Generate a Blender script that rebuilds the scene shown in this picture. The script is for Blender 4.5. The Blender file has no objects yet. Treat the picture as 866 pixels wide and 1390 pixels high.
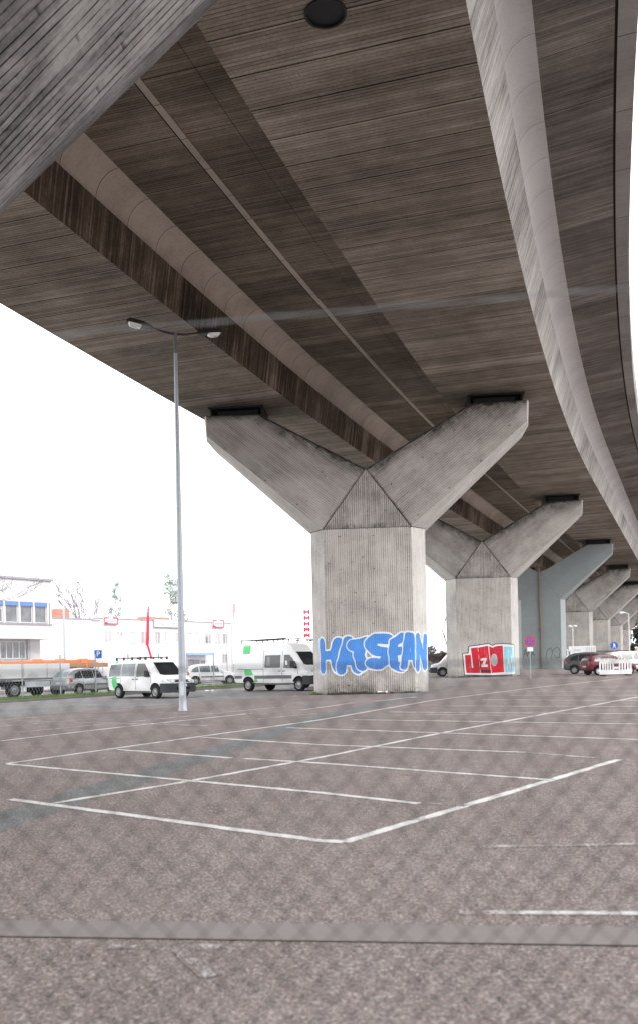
import bpy, bmesh, math, random
import numpy as np
from mathutils import Vector, Matrix
from mathutils.bvhtree import BVHTree

random.seed(7)
PI = math.pi
scene = bpy.context.scene
COL = scene.collection
EYE = 1.65
GA, GB = .009, .006                 # the lot rises gently to the right and away


def gz(x, y):
    return GA * x + GB * y


# street frame: e runs along the road (heading 37 degrees right of the view), t runs away from the lot
EX, EY = .602, .7985
SROT = math.atan2(EY, EX)


def st(e, t):
    return (EX * e - EY * t, EY * e + EX * t)


# ------------------------------------------------------------------ objects
def tag(o, label=None, cat=None, group=None, kind=None):
    if label:
        o['label'] = label
    if cat:
        o['category'] = cat
    if group:
        o['group'] = group
    if kind:
        o['kind'] = kind
    return o


def empty(name, loc=(0, 0, 0), rz=0.0):
    o = bpy.data.objects.new(name, None)
    COL.objects.link(o)
    o.location = loc
    o.rotation_euler = (0, 0, rz)
    o.empty_display_size = .3
    return o


def thing(name, label, cat, loc=(0, 0, 0), rz=0.0, group=None):
    return tag(empty(name, loc, rz), label, cat, group)


def copy_tree(o, parent=None):
    c = o.copy()
    COL.objects.link(c)
    if parent is not None:
        c.parent = parent
    for ch in [k for k in bpy.data.objects if k.parent == o]:
        copy_tree(ch, c)
    return c


class MB:
    """collects polygons (with optional uv and material slot) and links them as one mesh object"""

    def __init__(self):
        self.v, self.f, self.uv, self.mi = [], [], [], []
        self.e = {}

    def poly(self, pts, uv=None, mi=0):
        b = len(self.v)
        self.v += [tuple(p) for p in pts]
        self.f.append(tuple(range(b, b + len(pts))))
        self.uv.append(uv if uv else [(0, 0)] * len(pts))
        self.mi.append(mi)

    def edge(self, pairs):
        self.e[len(self.f) - 1] = pairs

    def board(self, pts, d, mi=0, uo=0.0, vo=0.0):
        """polygon with uv in metres: u along direction d, v across it"""
        P = [Vector(p) for p in pts]
        n = Vector((0, 0, 0))
        for i in range(len(P)):
            n += (P[i] - P[0]).cross(P[(i + 1) % len(P)] - P[0])
        n.normalize()
        d = Vector(d)
        d = (d - n * d.dot(n))
        if d.length < 1e-5:
            d = n.orthogonal()
        d.normalize()
        w = n.cross(d)
        self.poly(pts, [(p.dot(d) + uo, p.dot(w) + vo) for p in P], mi)

    def box(self, x0, x1, y0, y1, z0, z1, mi=0, d=(0, 0, 1)):
        c = [(x0, y0, z0), (x1, y0, z0), (x1, y1, z0), (x0, y1, z0), (x0, y0, z1), (x1, y0, z1), (x1, y1, z1), (x0, y1, z1)]
        for q in ((3, 2, 1, 0), (4, 5, 6, 7), (0, 1, 5, 4), (1, 2, 6, 5), (2, 3, 7, 6), (3, 0, 4, 7)):
            self.board([c[i] for i in q], d, mi)

    def tube(self, pts, rad, n=6, mi=0, cap=True):
        pts = [Vector(p) for p in pts]
        if not hasattr(rad, '__len__'):
            rad = [rad] * len(pts)
        rings = []
        a = None
        for i, p in enumerate(pts):
            t = (pts[min(i + 1, len(pts) - 1)] - pts[max(i - 1, 0)])
            if t.length < 1e-9:
                t = Vector((0, 0, 1))
            t.normalize()
            if a is None:
                a = t.orthogonal().normalized()
            a = (a - t * a.dot(t))
            if a.length < 1e-6:
                a = t.orthogonal()
            a.normalize()
            b = t.cross(a)
            base = len(self.v)
            for k in range(n):
                g = 2 * PI * k / n
                self.v.append(tuple(p + (a * math.cos(g) + b * math.sin(g)) * rad[i]))
            rings.append(base)
        for i in range(len(rings) - 1):
            for k in range(n):
                k2 = (k + 1) % n
                self.f.append((rings[i] + k, rings[i] + k2, rings[i + 1] + k2, rings[i + 1] + k))
                self.uv.append([(0, 0)] * 4)
                self.mi.append(mi)
        if cap:
            self.f.append(tuple(rings[0] + k for k in reversed(range(n))))
            self.f.append(tuple(rings[-1] + k for k in range(n)))
            self.uv += [[(0, 0)] * n] * 2
            self.mi += [mi, mi]

    def lathe(self, prof, n=20, axis='y', mi=0, c=(0, 0, 0)):
        """prof: list of (radius, height) turned about an axis"""
        rings = []
        for r, h in prof:
            base = len(self.v)
            for k in range(n):
                g = 2 * PI * k / n
                x, z = r * math.cos(g), r * math.sin(g)
                p = (x, h, z) if axis == 'y' else (x, z, h)
                self.v.append((p[0] + c[0], p[1] + c[1], p[2] + c[2]))
            rings.append(base)
        for i in range(len(rings) - 1):
            for k in range(n):
                k2 = (k + 1) % n
                self.f.append((rings[i] + k, rings[i] + k2, rings[i + 1] + k2, rings[i + 1] + k))
                self.uv.append([(0, 0)] * 4)
                self.mi.append(mi)

    def build(self, name, mats, parent=None, smooth=False, bevel=0.0, loc=None, rz=0.0):
        me = bpy.data.meshes.new(name)
        me.from_pydata(self.v, [], self.f)
        uvl = me.uv_layers.new(name='UVMap')
        flat = [c for f in self.uv for p in f for c in p]
        uvl.data.foreach_set('uv', flat)
        if self.e:
            ev = me.uv_layers.new(name='Edge')
            ev.data.foreach_set('uv', [c for i, f in enumerate(self.uv) for p in (self.e[i] if i in self.e else [(9, 9)] * len(f)) for c in p])
            me.uv_layers.active_index = 0
        if not isinstance(mats, (list, tuple)):
            mats = [mats]
        for m in mats:
            me.materials.append(m)
        me.polygons.foreach_set('material_index', self.mi)
        bm = bmesh.new()
        bm.from_mesh(me)
        if bevel or smooth:
            bmesh.ops.remove_doubles(bm, verts=bm.verts, dist=1e-5)
        bmesh.ops.recalc_face_normals(bm, faces=bm.faces)
        bm.to_mesh(me)
        bm.free()
        if smooth:
            me.polygons.foreach_set('use_smooth', [True] * len(me.polygons))
            me.set_sharp_from_angle(angle=math.radians(smooth if smooth is not True else 40))
        me.update()
        o = bpy.data.objects.new(name, me)
        COL.objects.link(o)
        if parent is not None:
            o.parent = parent
        if loc:
            o.location = loc
        o.rotation_euler = (0, 0, rz)
        if bevel:
            md = o.modifiers.new('bevel', 'BEVEL')
            md.width = bevel
            md.segments = 2
            md.limit_method = 'ANGLE'
            md.angle_limit = math.radians(25)
            md.harden_normals = False
        return o


# ------------------------------------------------------------------ materials
class NT:
    def __init__(self, name):
        self.m = bpy.data.materials.new(name)
        self.m.use_nodes = True
        self.t = self.m.node_tree
        self.b = self.t.nodes['Principled BSDF']

    def link(self, a, b):
        self.t.links.new(a, b)

    def _in(self, node, i, v):
        if v is None:
            return
        if hasattr(v, 'is_output'):
            self.link(v, node.inputs[i])
        else:
            node.inputs[i].default_value = v

    def math(self, op, a, b=None, c=None, clamp=False):
        n = self.t.nodes.new('ShaderNodeMath')
        n.operation = op
        n.use_clamp = clamp
        self._in(n, 0, a)
        self._in(n, 1, b)
        self._in(n, 2, c)
        return n.outputs[0]

    def vec(self, x, y, z=0.0):
        n = self.t.nodes.new('ShaderNodeCombineXYZ')
        self._in(n, 0, x)
        self._in(n, 1, y)
        self._in(n, 2, z)
        return n.outputs[0]

    def coord(self, which='Object'):
        return self.t.nodes.new('ShaderNodeTexCoord').outputs[which]

    def sep(self, v):
        n = self.t.nodes.new('ShaderNodeSeparateXYZ')
        self.link(v, n.inputs[0])
        return n.outputs

    def noise(self, v, scale=1.0, detail=4.0, rough=.55, dist=0.0):
        n = self.t.nodes.new('ShaderNodeTexNoise')
        n.inputs['Scale'].default_value = scale
        n.inputs['Detail'].default_value = detail
        n.inputs['Roughness'].default_value = rough
        n.inputs['Distortion'].default_value = dist
        if v is not None:
            self.link(v, n.inputs['Vector'])
        return n.outputs[0]

    def voro(self, v, scale, out='Color', feature='F1', rnd=1.0):
        n = self.t.nodes.new('ShaderNodeTexVoronoi')
        n.feature = feature
        n.inputs['Scale'].default_value = scale
        n.inputs['Randomness'].default_value = rnd
        self.link(v, n.inputs['Vector'])
        return n.outputs[out]

    def white(self, w):
        n = self.t.nodes.new('ShaderNodeTexWhiteNoise')
        n.noise_dimensions = '1D'
        self.link(w, n.inputs['W'])
        return n.outputs['Value']

    def rng(self, v, a, b, c=0.0, d=1.0, smooth=False):
        n = self.t.nodes.new('ShaderNodeMapRange')
        n.interpolation_type = 'SMOOTHSTEP' if smooth else 'LINEAR'
        self.link(v, n.inputs[0])
        for i, x in zip((1, 2, 3, 4), (a, b, c, d)):
            n.inputs[i].default_value = x
        return n.outputs[0]

    def mix(self, fac, a, b, mode='MIX'):
        n = self.t.nodes.new('ShaderNodeMix')
        n.data_type = 'RGBA'
        n.blend_type = mode
        self._in(n, 0, fac)
        for i, v in ((6, a), (7, b)):
            if hasattr(v, 'is_output'):
                self.link(v, n.inputs[i])
            else:
                n.inputs[i].default_value = (*v[:3], 1)
        return n.outputs[2]

    def ramp(self, fac, stops):
        n = self.t.nodes.new('ShaderNodeValToRGB')
        r = n.color_ramp
        while len(r.elements) < len(stops):
            r.elements.new(.5)
        for e, (p, c) in zip(r.elements, stops):
            e.position = p
            e.color = (*c[:3], 1)
        self.link(fac, n.inputs[0])
        return n.outputs[0]

    def bump(self, h, strength=.3, dist=.02):
        n = self.t.nodes.new('ShaderNodeBump')
        n.inputs['Strength'].default_value = strength
        n.inputs['Distance'].default_value = dist
        self.link(h, n.inputs['Height'])
        self.link(n.outputs[0], self.b.inputs['Normal'])

    def out(self, color, rough=.8, metal=0.0, spec=.4):
        self._in(self.b, 'Base Color', color if hasattr(color, 'is_output') else (*color[:3], 1))
        self._in(self.b, 'Roughness', rough)
        self.b.inputs['Metallic'].default_value = metal
        self.b.inputs['Specular IOR Level'].default_value = spec
        return self.m


def concrete(name, dark, mid, light, bw=.12, blen=3.0, groove=.55, panel=.5, stain=.5, joint=0.0, streak=.5, cover=.5, holes=0.0, edge=0.0, gw=.13, pour=9.0):
    """board-marked concrete: u (metres) runs along the boards, v across them; the second map holds distances to edges darkened as stain, and as contact shade at column feet"""
    n = NT(name)
    uv = n.sep(n.coord('UV'))
    u, v = uv[0], uv[1]
    wob = n.noise(n.vec(n.math('MULTIPLY', u, .35), n.math('MULTIPLY', v, .35)), 1, 2)
    vb = n.math('DIVIDE', n.math('ADD', v, n.math('MULTIPLY', wob, .05)), bw)
    fl, fr = n.math('FLOOR', vb), n.math('FRACT', vb)
    wn = n.white(fl)
    wn2 = n.white(n.math('ADD', fl, 37.7))
    pf = n.math('FLOOR', n.math('DIVIDE', vb, pour))
    pfr = n.math('FRACT', n.math('DIVIDE', vb, pour))
    wp = n.white(n.math('ADD', pf, 91.3))
    seg = n.math('FLOOR', n.math('ADD', n.math('DIVIDE', u, blen), n.math('MULTIPLY', wn, 7.0)))
    wseg = n.white(n.math('ADD', n.math('MULTIPLY', seg, 3.7), n.math('MULTIPLY', fl, 1.31)))
    eg = n.math('MINIMUM', fr, n.math('SUBTRACT', 1.0, fr))
    eline = n.rng(eg, gw * .25, gw, 1, 0, True)
    emask = n.rng(n.noise(n.vec(n.math('MULTIPLY', u, .9), n.math('MULTIPLY', v, 6.0), 0), 1, 4, .6), 1 - cover - .10, 1 - cover + .10)
    emask = n.math('MULTIPLY', emask, n.rng(wn2, 0, 1, .45, 1.0))
    eline = n.math('MULTIPLY', eline, emask)
    ef = n.math('FRACT', n.math('ADD', n.math('DIVIDE', u, blen), n.math('MULTIPLY', wn, 7.0)))
    eend = n.math('MULTIPLY', n.rng(ef, .003, .010, 1, 0), n.rng(wseg, .6, .65))
    st1 = n.noise(n.vec(n.math('MULTIPLY', u, .55), n.math('MULTIPLY', v, 9.0)), 1, 5, .6)
    st2 = n.noise(n.vec(n.math('MULTIPLY', u, 3.0), n.math('MULTIPLY', v, 34.0)), 1, 4, .65)
    big = n.noise(n.vec(u, v), .17, 5, .6, .4)
    mid_n = n.noise(n.vec(u, v), .9, 5, .65)
    fine = n.noise(n.vec(u, v), 11, 5, .75)
    t = n.math('MULTIPLY_ADD', n.math('SUBTRACT', wn, .5), .30 * panel, .5)
    t = n.math('MULTIPLY_ADD', n.math('SUBTRACT', wp, .5), .38 * panel, t)
    t = n.math('MULTIPLY_ADD', n.math('SUBTRACT', wseg, .5), .14 * panel, t)
    t = n.math('MULTIPLY_ADD', n.math('SUBTRACT', st1, .5), 1.0 * streak, t)
    t = n.math('MULTIPLY_ADD', n.math('SUBTRACT', st2, .5), .45 * streak, t)
    t = n.math('MULTIPLY_ADD', n.math('SUBTRACT', big, .5), 1.5 * stain, t)
    t = n.math('MULTIPLY_ADD', n.math('SUBTRACT', mid_n, .5), 1.0 * stain, t)
    t = n.math('MULTIPLY_ADD', n.math('SUBTRACT', fine, .5), .45, t)
    t = n.math('MULTIPLY_ADD', eline, -groove, t)
    t = n.math('MULTIPLY_ADD', eend, -.4 * groove, t)
    # dark chips and soot flecks
    chip = n.noise(n.vec(n.math('MULTIPLY', u, 1.6), n.math('MULTIPLY', v, 5.0)), 1, 6, .72)
    t = n.math('MULTIPLY_ADD', n.rng(chip, .63, .70), -.42 * stain, t)
    if holes:
        hu = n.math('SUBTRACT', n.math('FRACT', n.math('DIVIDE', u, holes)), .5)
        hv = n.math('SUBTRACT', n.math('FRACT', n.math('DIVIDE', v, holes)), .5)
        hd = n.math('SQRT', n.math('ADD', n.math('MULTIPLY', hu, hu), n.math('MULTIPLY', hv, hv)))
        t = n.math('MULTIPLY_ADD', n.rng(hd, .012, .019, 1, 0), -.6, t)
    if joint:
        jf = n.math('FRACT', n.math('DIVIDE', v, joint))
        jn = n.math('MINIMUM', jf, n.math('SUBTRACT', 1.0, jf))
        t = n.math('MULTIPLY_ADD', n.rng(jn, .006 / joint, .022 / joint, 1, 0), -.8, t)
        t = n.math('MULTIPLY_ADD', n.rng(jf, .02 / joint, .09 / joint, .12, 0), 1.0, t)
    if edge:
        m2 = n.t.nodes.new('ShaderNodeUVMap')
        m2.uv_map = 'Edge'
        e2 = n.sep(m2.outputs[0])
        wob2 = n.noise(n.vec(u, v), 2.2, 5, .7)
        drip = n.noise(n.vec(n.math('MULTIPLY', u, 1.6), n.math('MULTIPLY', v, 1.6)), 1, 6, .75)
        a = n.math('MULTIPLY', n.rng(e2[0], .02, .75, 1, 0, True), n.rng(wob2, .25, .78))
        a2 = n.rng(n.math('MULTIPLY_ADD', n.math('SUBTRACT', wob2, .5), .35, e2[0]), .0, .16, 1, 0, True)
        b = n.math('MULTIPLY', n.rng(e2[1], .005, .13, 1, 0, True), n.rng(drip, .3, .75))
        k = n.math('MAXIMUM', n.math('MULTIPLY', a, .55), n.math('MAXIMUM', n.math('MULTIPLY', a2, .7), n.math('MULTIPLY', b, .55)))
        t = n.math('MULTIPLY_ADD', k, -edge, t)
    c = n.ramp(t, [(.0, dark), (.5, mid), (1.0, light)])
    h = n.math('MULTIPLY_ADD', eline, -1.0, n.math('MULTIPLY', wn, .5))
    h = n.math('MULTIPLY_ADD', fine, .25, h)
    n.bump(h, .5, .02)
    return n.out(c, .88, 0, .25)


def plain(name, col, rough=.5, metal=0.0, var=.12, scale=2.0, spec=.45, dirt=None, bump=0.0):
    """plain surface with a little unevenness"""
    n = NT(name)
    o = n.coord('Object')
    a = n.noise(o, scale, 5, .6)
    b = n.noise(o, scale * 9, 3, .6)
    k = n.math('MULTIPLY_ADD', n.math('SUBTRACT', a, .5), 2 * var, 1.0)
    k = n.math('MULTIPLY_ADD', n.math('SUBTRACT', b, .5), var, k)
    c = n.mix(1.0, col, n.vec(k, k, k), 'MULTIPLY')
    if dirt:
        z = n.sep(o)[2]
        f = n.math('MULTIPLY', n.rng(z, dirt[0], dirt[1], 1, 0, True), n.rng(a, .3, .65))
        c = n.mix(f, c, dirt[2])
    if bump:
        n.bump(b, bump, .01)
    r = n.math('MULTIPLY_ADD', n.math('SUBTRACT', a, .5), .25, rough, clamp=True)
    return n.out(c, r, metal, spec)


def glass(name, col, rough=.06):
    n = NT(name)
    o = n.coord('Object')
    a = n.noise(o, 1.7, 3, .5)
    c = n.mix(n.rng(a, .35, .7), tuple(x * .55 for x in col), col)
    m = n.out(c, rough, 0, .9)
    return m


def asphalt(name, tone, tint, scale=1.0):
    n = NT(name)
    o = n.coord('Object')
    cell = n.sep(n.voro(o, 125 * scale, 'Color'))
    cell2 = n.sep(n.voro(o, 58 * scale, 'Color'))
    dist = n.voro(o, 125 * scale, 'Distance')
    fine = n.noise(o, 120, 3, .7)
    big = n.noise(o, .22, 5, .6)
    mid = n.noise(o, 1.6, 5, .65)
    t = n.math('MULTIPLY_ADD', n.math('SUBTRACT', cell[0], .5), .78, .42)
    t = n.math('MULTIPLY_ADD', n.math('SUBTRACT', cell2[1], .5), .45, t)
    t = n.math('MULTIPLY_ADD', n.math('SUBTRACT', big, .5), .55, t)
    t = n.math('MULTIPLY_ADD', n.math('SUBTRACT', mid, .5), .5, t)
    t = n.math('MULTIPLY_ADD', n.math('SUBTRACT', fine, .5), .5, t)
    d = tuple(x * tone for x in tint)
    c = n.ramp(t, [(0, tuple(x * .35 for x in d)), (.45, d), (.8, tuple(x * 1.5 for x in d)), (1, tuple(x * 2.6 for x in d))])
    # warm and cool stones
    c = n.mix(n.rng(cell[1], .72, .8, 0, .55), c, (tint[0] * tone * 1.35, tint[1] * tone * 1.05, tint[2] * tone * .9))
    c = n.mix(n.rng(cell2[2], .90, .93, 0, .8), c, (.40, .37, .355))
    fleck = n.rng(n.noise(o, 22, 5, .75), .64, .69)
    c = n.mix(n.math('MULTIPLY', fleck, .85), c, tuple(x * .22 for x in d))
    # oil and damp patches
    sp = n.rng(n.noise(o, .55, 4, .55, .6), .60, .76, 0, .45, True)
    c = n.mix(sp, c, tuple(x * .45 for x in d))
    h = n.math('MULTIPLY_ADD', dist, -1.0, n.math('MULTIPLY', cell[0], .6))
    n.bump(h, .75, .012)
    return n, c, o


def asphalt_mat(name, tone, tint, scale=1.0):
    n, c, o = asphalt(name, tone, tint, scale)
    return n.out(c, .9, 0, .2)


def paint_on_asphalt(name, tone, tint, white, lo, hi):
    n, c, o = asphalt(name, tone, tint)
    a = n.noise(o, 2.2, 5, .7)
    b = n.noise(o, 38, 4, .75)
    k = n.math('MULTIPLY_ADD', b, .55, n.math('MULTIPLY', a, .6))
    vv = n.sep(n.coord('UV'))[1]
    ee = n.math('MULTIPLY', n.math('MINIMUM', vv, n.math('SUBTRACT', 1.0, vv)), 2.0)
    k = n.math('SUBTRACT', k, n.rng(ee, 0, .55, .26, 0, True))
    f = n.rng(k, lo, hi)
    f = n.math('MULTIPLY', f, .93)
    c = n.mix(f, c, white)
    return n.out(c, .8, 0, .25)


def spray_mat(name, col, under=(.40, .38, .36), thin=.60, var=.3):
    """spray paint: cloudy coverage, the board grooves of the concrete showing through"""
    n = NT(name)
    o = n.coord('Object')
    x = n.sep(o)
    a = n.noise(o, .9, 4, .6)
    b = n.noise(n.vec(n.math('MULTIPLY', x[0], 9.0), n.math('MULTIPLY', x[1], 9.0), n.math('MULTIPLY', x[2], .8)), 1, 4, .6)
    f = n.noise(o, 9, 5, .75)
    k = n.math('MULTIPLY_ADD', n.math('SUBTRACT', a, .5), 2 * var, 1.0)
    k = n.math('MULTIPLY_ADD', n.math('SUBTRACT', b, .5), 1.1 * var, k)
    c = n.mix(1.0, col, n.vec(k, k, k), 'MULTIPLY')
    t = n.math('MULTIPLY_ADD', f, .6, n.math('MULTIPLY', b, .5))
    c = n.mix(n.math('MULTIPLY', n.rng(t, thin, thin + .16), .7), c, under)
    fr = n.math('FRACT', n.math('DIVIDE', n.math('ADD', x[0], 2.04), .10))
    e = n.math('MINIMUM', fr, n.math('SUBTRACT', 1.0, fr))
    g = n.math('MULTIPLY', n.rng(e, .03, .13, .5, 0, True), n.rng(f, .35, .6))
    c = n.mix(g, c, tuple(q * .35 for q in col))
    return n.out(c, .75, 0, .25)


M = {}
TINT = (1.0, .868, .842)
M['asphalt'] = asphalt_mat('asphalt_lot', .218, TINT)
M['lane'] = asphalt_mat('asphalt_lane', .225, (.95, .97, 1.0))
M['street'] = asphalt_mat('asphalt_street', .25, (.98, .98, 1.0))
M['contact_shade'] = asphalt_mat('asphalt_contact_shade', .115, (1.0, .93, .88))  # darkened asphalt that stands in for contact shadow at the piers
M['patch'] = asphalt_mat('asphalt_patch', .18, (.93, 1.0, 1.04), 1.5)
M['kerb'] = plain('kerb_concrete', (.26, .245, .235), .9, 0, .22, 3, .2, bump=.3)
M['edging'] = plain('edging_concrete', (.196, .175, .169), .9, 0, .16, 2.2, .2, bump=.3)
M['joint'] = plain('joint_dark', (.05, .045, .045), .95, 0, .2, 6, .1)
M['paint'] = paint_on_asphalt('road_paint', .205, TINT, (.72, .72, .71), .44, .54)
M['paint_worn'] = paint_on_asphalt('road_paint_worn', .205, TINT, (.66, .66, .65), .53, .62)
M['paint_fade'] = paint_on_asphalt('road_paint_faded', .205, TINT, (.60, .59, .58), .57, .66)
# viaduct: brown stained soffit, lighter smooth cove, grey piers
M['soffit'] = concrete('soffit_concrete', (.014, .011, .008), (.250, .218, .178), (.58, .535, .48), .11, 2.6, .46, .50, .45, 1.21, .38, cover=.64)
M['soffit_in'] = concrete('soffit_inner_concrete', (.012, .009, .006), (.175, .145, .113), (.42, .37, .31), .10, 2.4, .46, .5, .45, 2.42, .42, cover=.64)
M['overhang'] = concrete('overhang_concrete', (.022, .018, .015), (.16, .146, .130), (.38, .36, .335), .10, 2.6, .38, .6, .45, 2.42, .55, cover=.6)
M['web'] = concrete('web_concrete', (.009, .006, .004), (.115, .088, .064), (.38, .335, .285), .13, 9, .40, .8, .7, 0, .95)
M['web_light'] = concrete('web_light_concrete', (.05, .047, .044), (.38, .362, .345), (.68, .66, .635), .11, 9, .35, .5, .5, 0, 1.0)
M['cove'] = concrete('cove_concrete', (.14, .12, .10), (.50, .445, .39), (.66, .615, .56), 1.85, 40, .0, .30, .50, 1.85, .10)
M['cove_light'] = concrete('cove_light_concrete', (.25, .245, .24), (.50, .495, .49), (.64, .64, .64), 1.85, 40, .0, .30, .38, 1.85, .10)
M['strip'] = concrete('strip_concrete', (.12, .10, .08), (.44, .395, .34), (.60, .55, .49), 1.6, 40, .0, .4, .4, 1.6, .2)
M['fascia'] = concrete('fascia_concrete', (.06, .055, .05), (.28, .27, .26), (.46, .45, .44), 3.2, 40, .0, .5, .4, 3.2, .25)
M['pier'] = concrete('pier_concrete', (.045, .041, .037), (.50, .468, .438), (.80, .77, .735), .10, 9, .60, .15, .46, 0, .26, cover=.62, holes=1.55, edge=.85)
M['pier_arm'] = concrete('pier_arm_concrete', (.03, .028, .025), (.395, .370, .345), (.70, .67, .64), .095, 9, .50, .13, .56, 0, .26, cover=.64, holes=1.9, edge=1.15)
M['pier_near'] = concrete('pier_near_concrete', (.010, .010, .010), (.155, .150, .146), (.42, .41, .40), .10, 7, .66, .30, 1.05, 0, .8, cover=.60, edge=0)  # darker copy for the front faces, their shade put into the colour
M['pier_near_light'] = concrete('pier_near_light_concrete', (.014, .014, .014), (.31, .302, .295), (.56, .55, .54), .12, 7, .70, .28, .85, 0, .7, cover=.54, edge=0)  # lighter copy for the underside band, brightness put into the colour
M['bevel'] = concrete('pier_bevel_concrete', (.09, .085, .08), (.54, .515, .49), (.80, .775, .75), .10, 9, .42, .15, .42, 0, .3, cover=.5, edge=.7)  # lighter copy of the pier concrete, paints the chamfers as better lit
M['pier_grey'] = plain('painted_pier', (.205, .232, .235), .6, 0, .22, .35, .35, bump=.05)
M['pier_grey_light'] = plain('painted_pier_edge', (.33, .365, .37), .6, 0, .12, .5, .35)
M['seam'] = plain('seam_dark', (.035, .032, .030), .95, 0, .3, 5, .1)
M['bearing'] = plain('bearing_steel', (.018, .019, .021), .6, .3, .4, 6, .4)
M['rust'] = plain('rusty_pipe', (.20, .155, .115), .8, 0, .3, 3, .3)
M['galv'] = plain('galvanised_steel', (.40, .43, .47), .45, .35, .15, 4, .5)
M['galv_pale'] = plain('galvanised_pale', (.62, .66, .70), .5, .1, .1, 4, .4)
M['wire'] = plain('fence_wire', (.022, .021, .022), .6, .1, .2, 6, .4)
M['strand'] = plain('strand_wire', (.17, .18, .19), .5, .2, .1, 6, .4)
M['dark_metal'] = plain('dark_metal', (.035, .037, .04), .5, .2, .2, 6, .4)
M['lens'] = plain('lamp_lens', (.80, .82, .82), .15, 0, .05, 5, .7)
# vehicles
M['white_paint'] = plain('white_paint', (.82, .83, .83), .22, 0, .03, 1.2, .55, dirt=(.25, .75, (.55, .54, .52)))
M['silver_paint'] = plain('silver_paint', (.42, .44, .47), .28, .45, .06, 1.2, .6, dirt=(.2, .6, (.30, .30, .30)))
M['red_paint'] = plain('red_paint', (.13, .006, .016), .3, 0, .08, 1.2, .6, dirt=(.1, .4, (.06, .02, .02)))
M['grey_paint'] = plain('grey_paint', (.10, .105, .11), .3, .2, .08, 1.2, .6)
M['green'] = plain('green_stripe', (.10, .62, .20), .35, 0, .05, 2, .5)
M['tyre'] = plain('tyre_rubber', (.018, .018, .019), .85, 0, .2, 8, .2)
M['rim'] = plain('steel_rim', (.36, .37, .38), .4, .5, .15, 8, .5)
M['arch'] = plain('arch_dark', (.010, .010, .011), .9, 0, .2, 8, .1)
M['plastic'] = plain('dark_plastic', (.036, .040, .048), .6, 0, .15, 5, .4)
M['trim'] = plain('grey_trim', (.16, .165, .175), .6, 0, .12, 5, .4)
M['seamline'] = plain('panel_gap', (.12, .12, .125), .8, 0, .1, 5, .2)
M['glass'] = glass('vehicle_glass', (.025, .032, .034), .05)
M['glass_light'] = glass('vehicle_glass_pale', (.20, .25, .27), .08)
M['headlamp'] = plain('headlamp', (.62, .65, .68), .12, .2, .15, 14, .9)
M['tail'] = plain('tail_lamp', (.50, .05, .04), .2, 0, .15, 10, .7)
M['plate'] = plain('number_plate', (.75, .76, .75), .4, 0, .05, 8, .4)
M['plate_blue'] = plain('plate_blue', (.03, .12, .5), .4, 0, .05, 8, .4)
M['seat'] = plain('seat_cloth', (.03, .03, .035), .9, 0, .2, 8, .2)
M['orange'] = plain('orange_paint', (.85, .33, .16), .5, 0, .15, 2, .4)
M['tan'] = plain('tan_paint', (.60, .33, .16), .6, 0, .25, 3, .3)
# buildings: wall and window tones lightened to stand in for haze
M['render_white'] = plain('white_render', (.86, .855, .88), .85, 0, .04, .5, .2)
M['render_lilac'] = plain('lilac_shade_render', (.79, .785, .81), .85, 0, .05, .5, .2)
M['render_shade'] = plain('grey_render', (.56, .55, .62), .85, 0, .08, .5, .2)
M['roof_trim'] = plain('roof_trim', (.42, .41, .46), .7, 0, .12, 1, .3)
M['roof'] = plain('flat_roof', (.30, .30, .31), .9, 0, .2, .6, .2)
M['win'] = glass('window_glass', (.24, .25, .28), .08)
M['win_pale'] = glass('window_glass_pale', (.36, .40, .45), .1)
M['win_teal'] = glass('window_glass_teal', (.26, .40, .45), .1)
M['frame'] = plain('window_frame', (.78, .78, .80), .5, 0, .04, 3, .4)
M['blind'] = plain('window_blind', (.60, .57, .60), .8, 0, .08, 6, .3)
M['blue'] = plain('blue_shade', (.18, .30, .66), .6, 0, .1, 4, .3)
M['blue_light'] = plain('blue_canopy', (.38, .55, .84), .5, 0, .1, 4, .3)
M['brick'] = plain('brick_red', (.52, .26, .20), .9, 0, .25, 3, .2)
M['red'] = plain('red_sign', (.72, .02, .07), .45, 0, .08, 3, .4)
M['pink'] = plain('pink_cloth', (.85, .42, .50), .8, 0, .15, 2, .3)
M['white'] = plain('white_sign', (.86, .86, .86), .5, 0, .03, 3, .4)
M['grey_text'] = plain('grey_lettering', (.40, .41, .45), .6, 0, .05, 5, .3)
M['kiosk'] = plain('brown_wall', (.26, .20, .16), .8, 0, .3, 3, .2)
M['yellow_dot'] = plain('yellow_dots', (.62, .58, .30), .7, 0, .2, 5, .3)
M['wall_grey'] = plain('retaining_wall', (.30, .30, .31), .9, 0, .2, .8, .2)
M['bank'] = plain('earth_bank', (.15, .125, .115), .95, 0, .35, .5, .1)
# plants
M['grass'] = plain('grass_blades', (.17, .26, .085), .8, 0, .4, 1.5, .2)
M['soil'] = plain('grass_soil', (.16, .19, .085), .95, 0, .4, 1.2, .1)
M['bark_pale'] = plain('bark_pale', (.30, .29, .29), .9, 0, .2, 3, .2)  # bark lightened in colour to stand in for haze on background trees
M['bark'] = plain('bark', (.15, .13, .125), .9, 0, .25, 3, .2)
M['twig_brown'] = plain('twig_brown', (.17, .135, .125), .9, 0, .3, .8, .2)
M['leaf_dark'] = plain('leaf_dark', (.045, .075, .06), .7, 0, .4, .8, .3)
M['leaf_pale'] = plain('leaf_pale', (.50, .57, .53), .8, 0, .2, .5, .3)  # poplar leaves greyed and lightened, haze put into the colour
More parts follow.
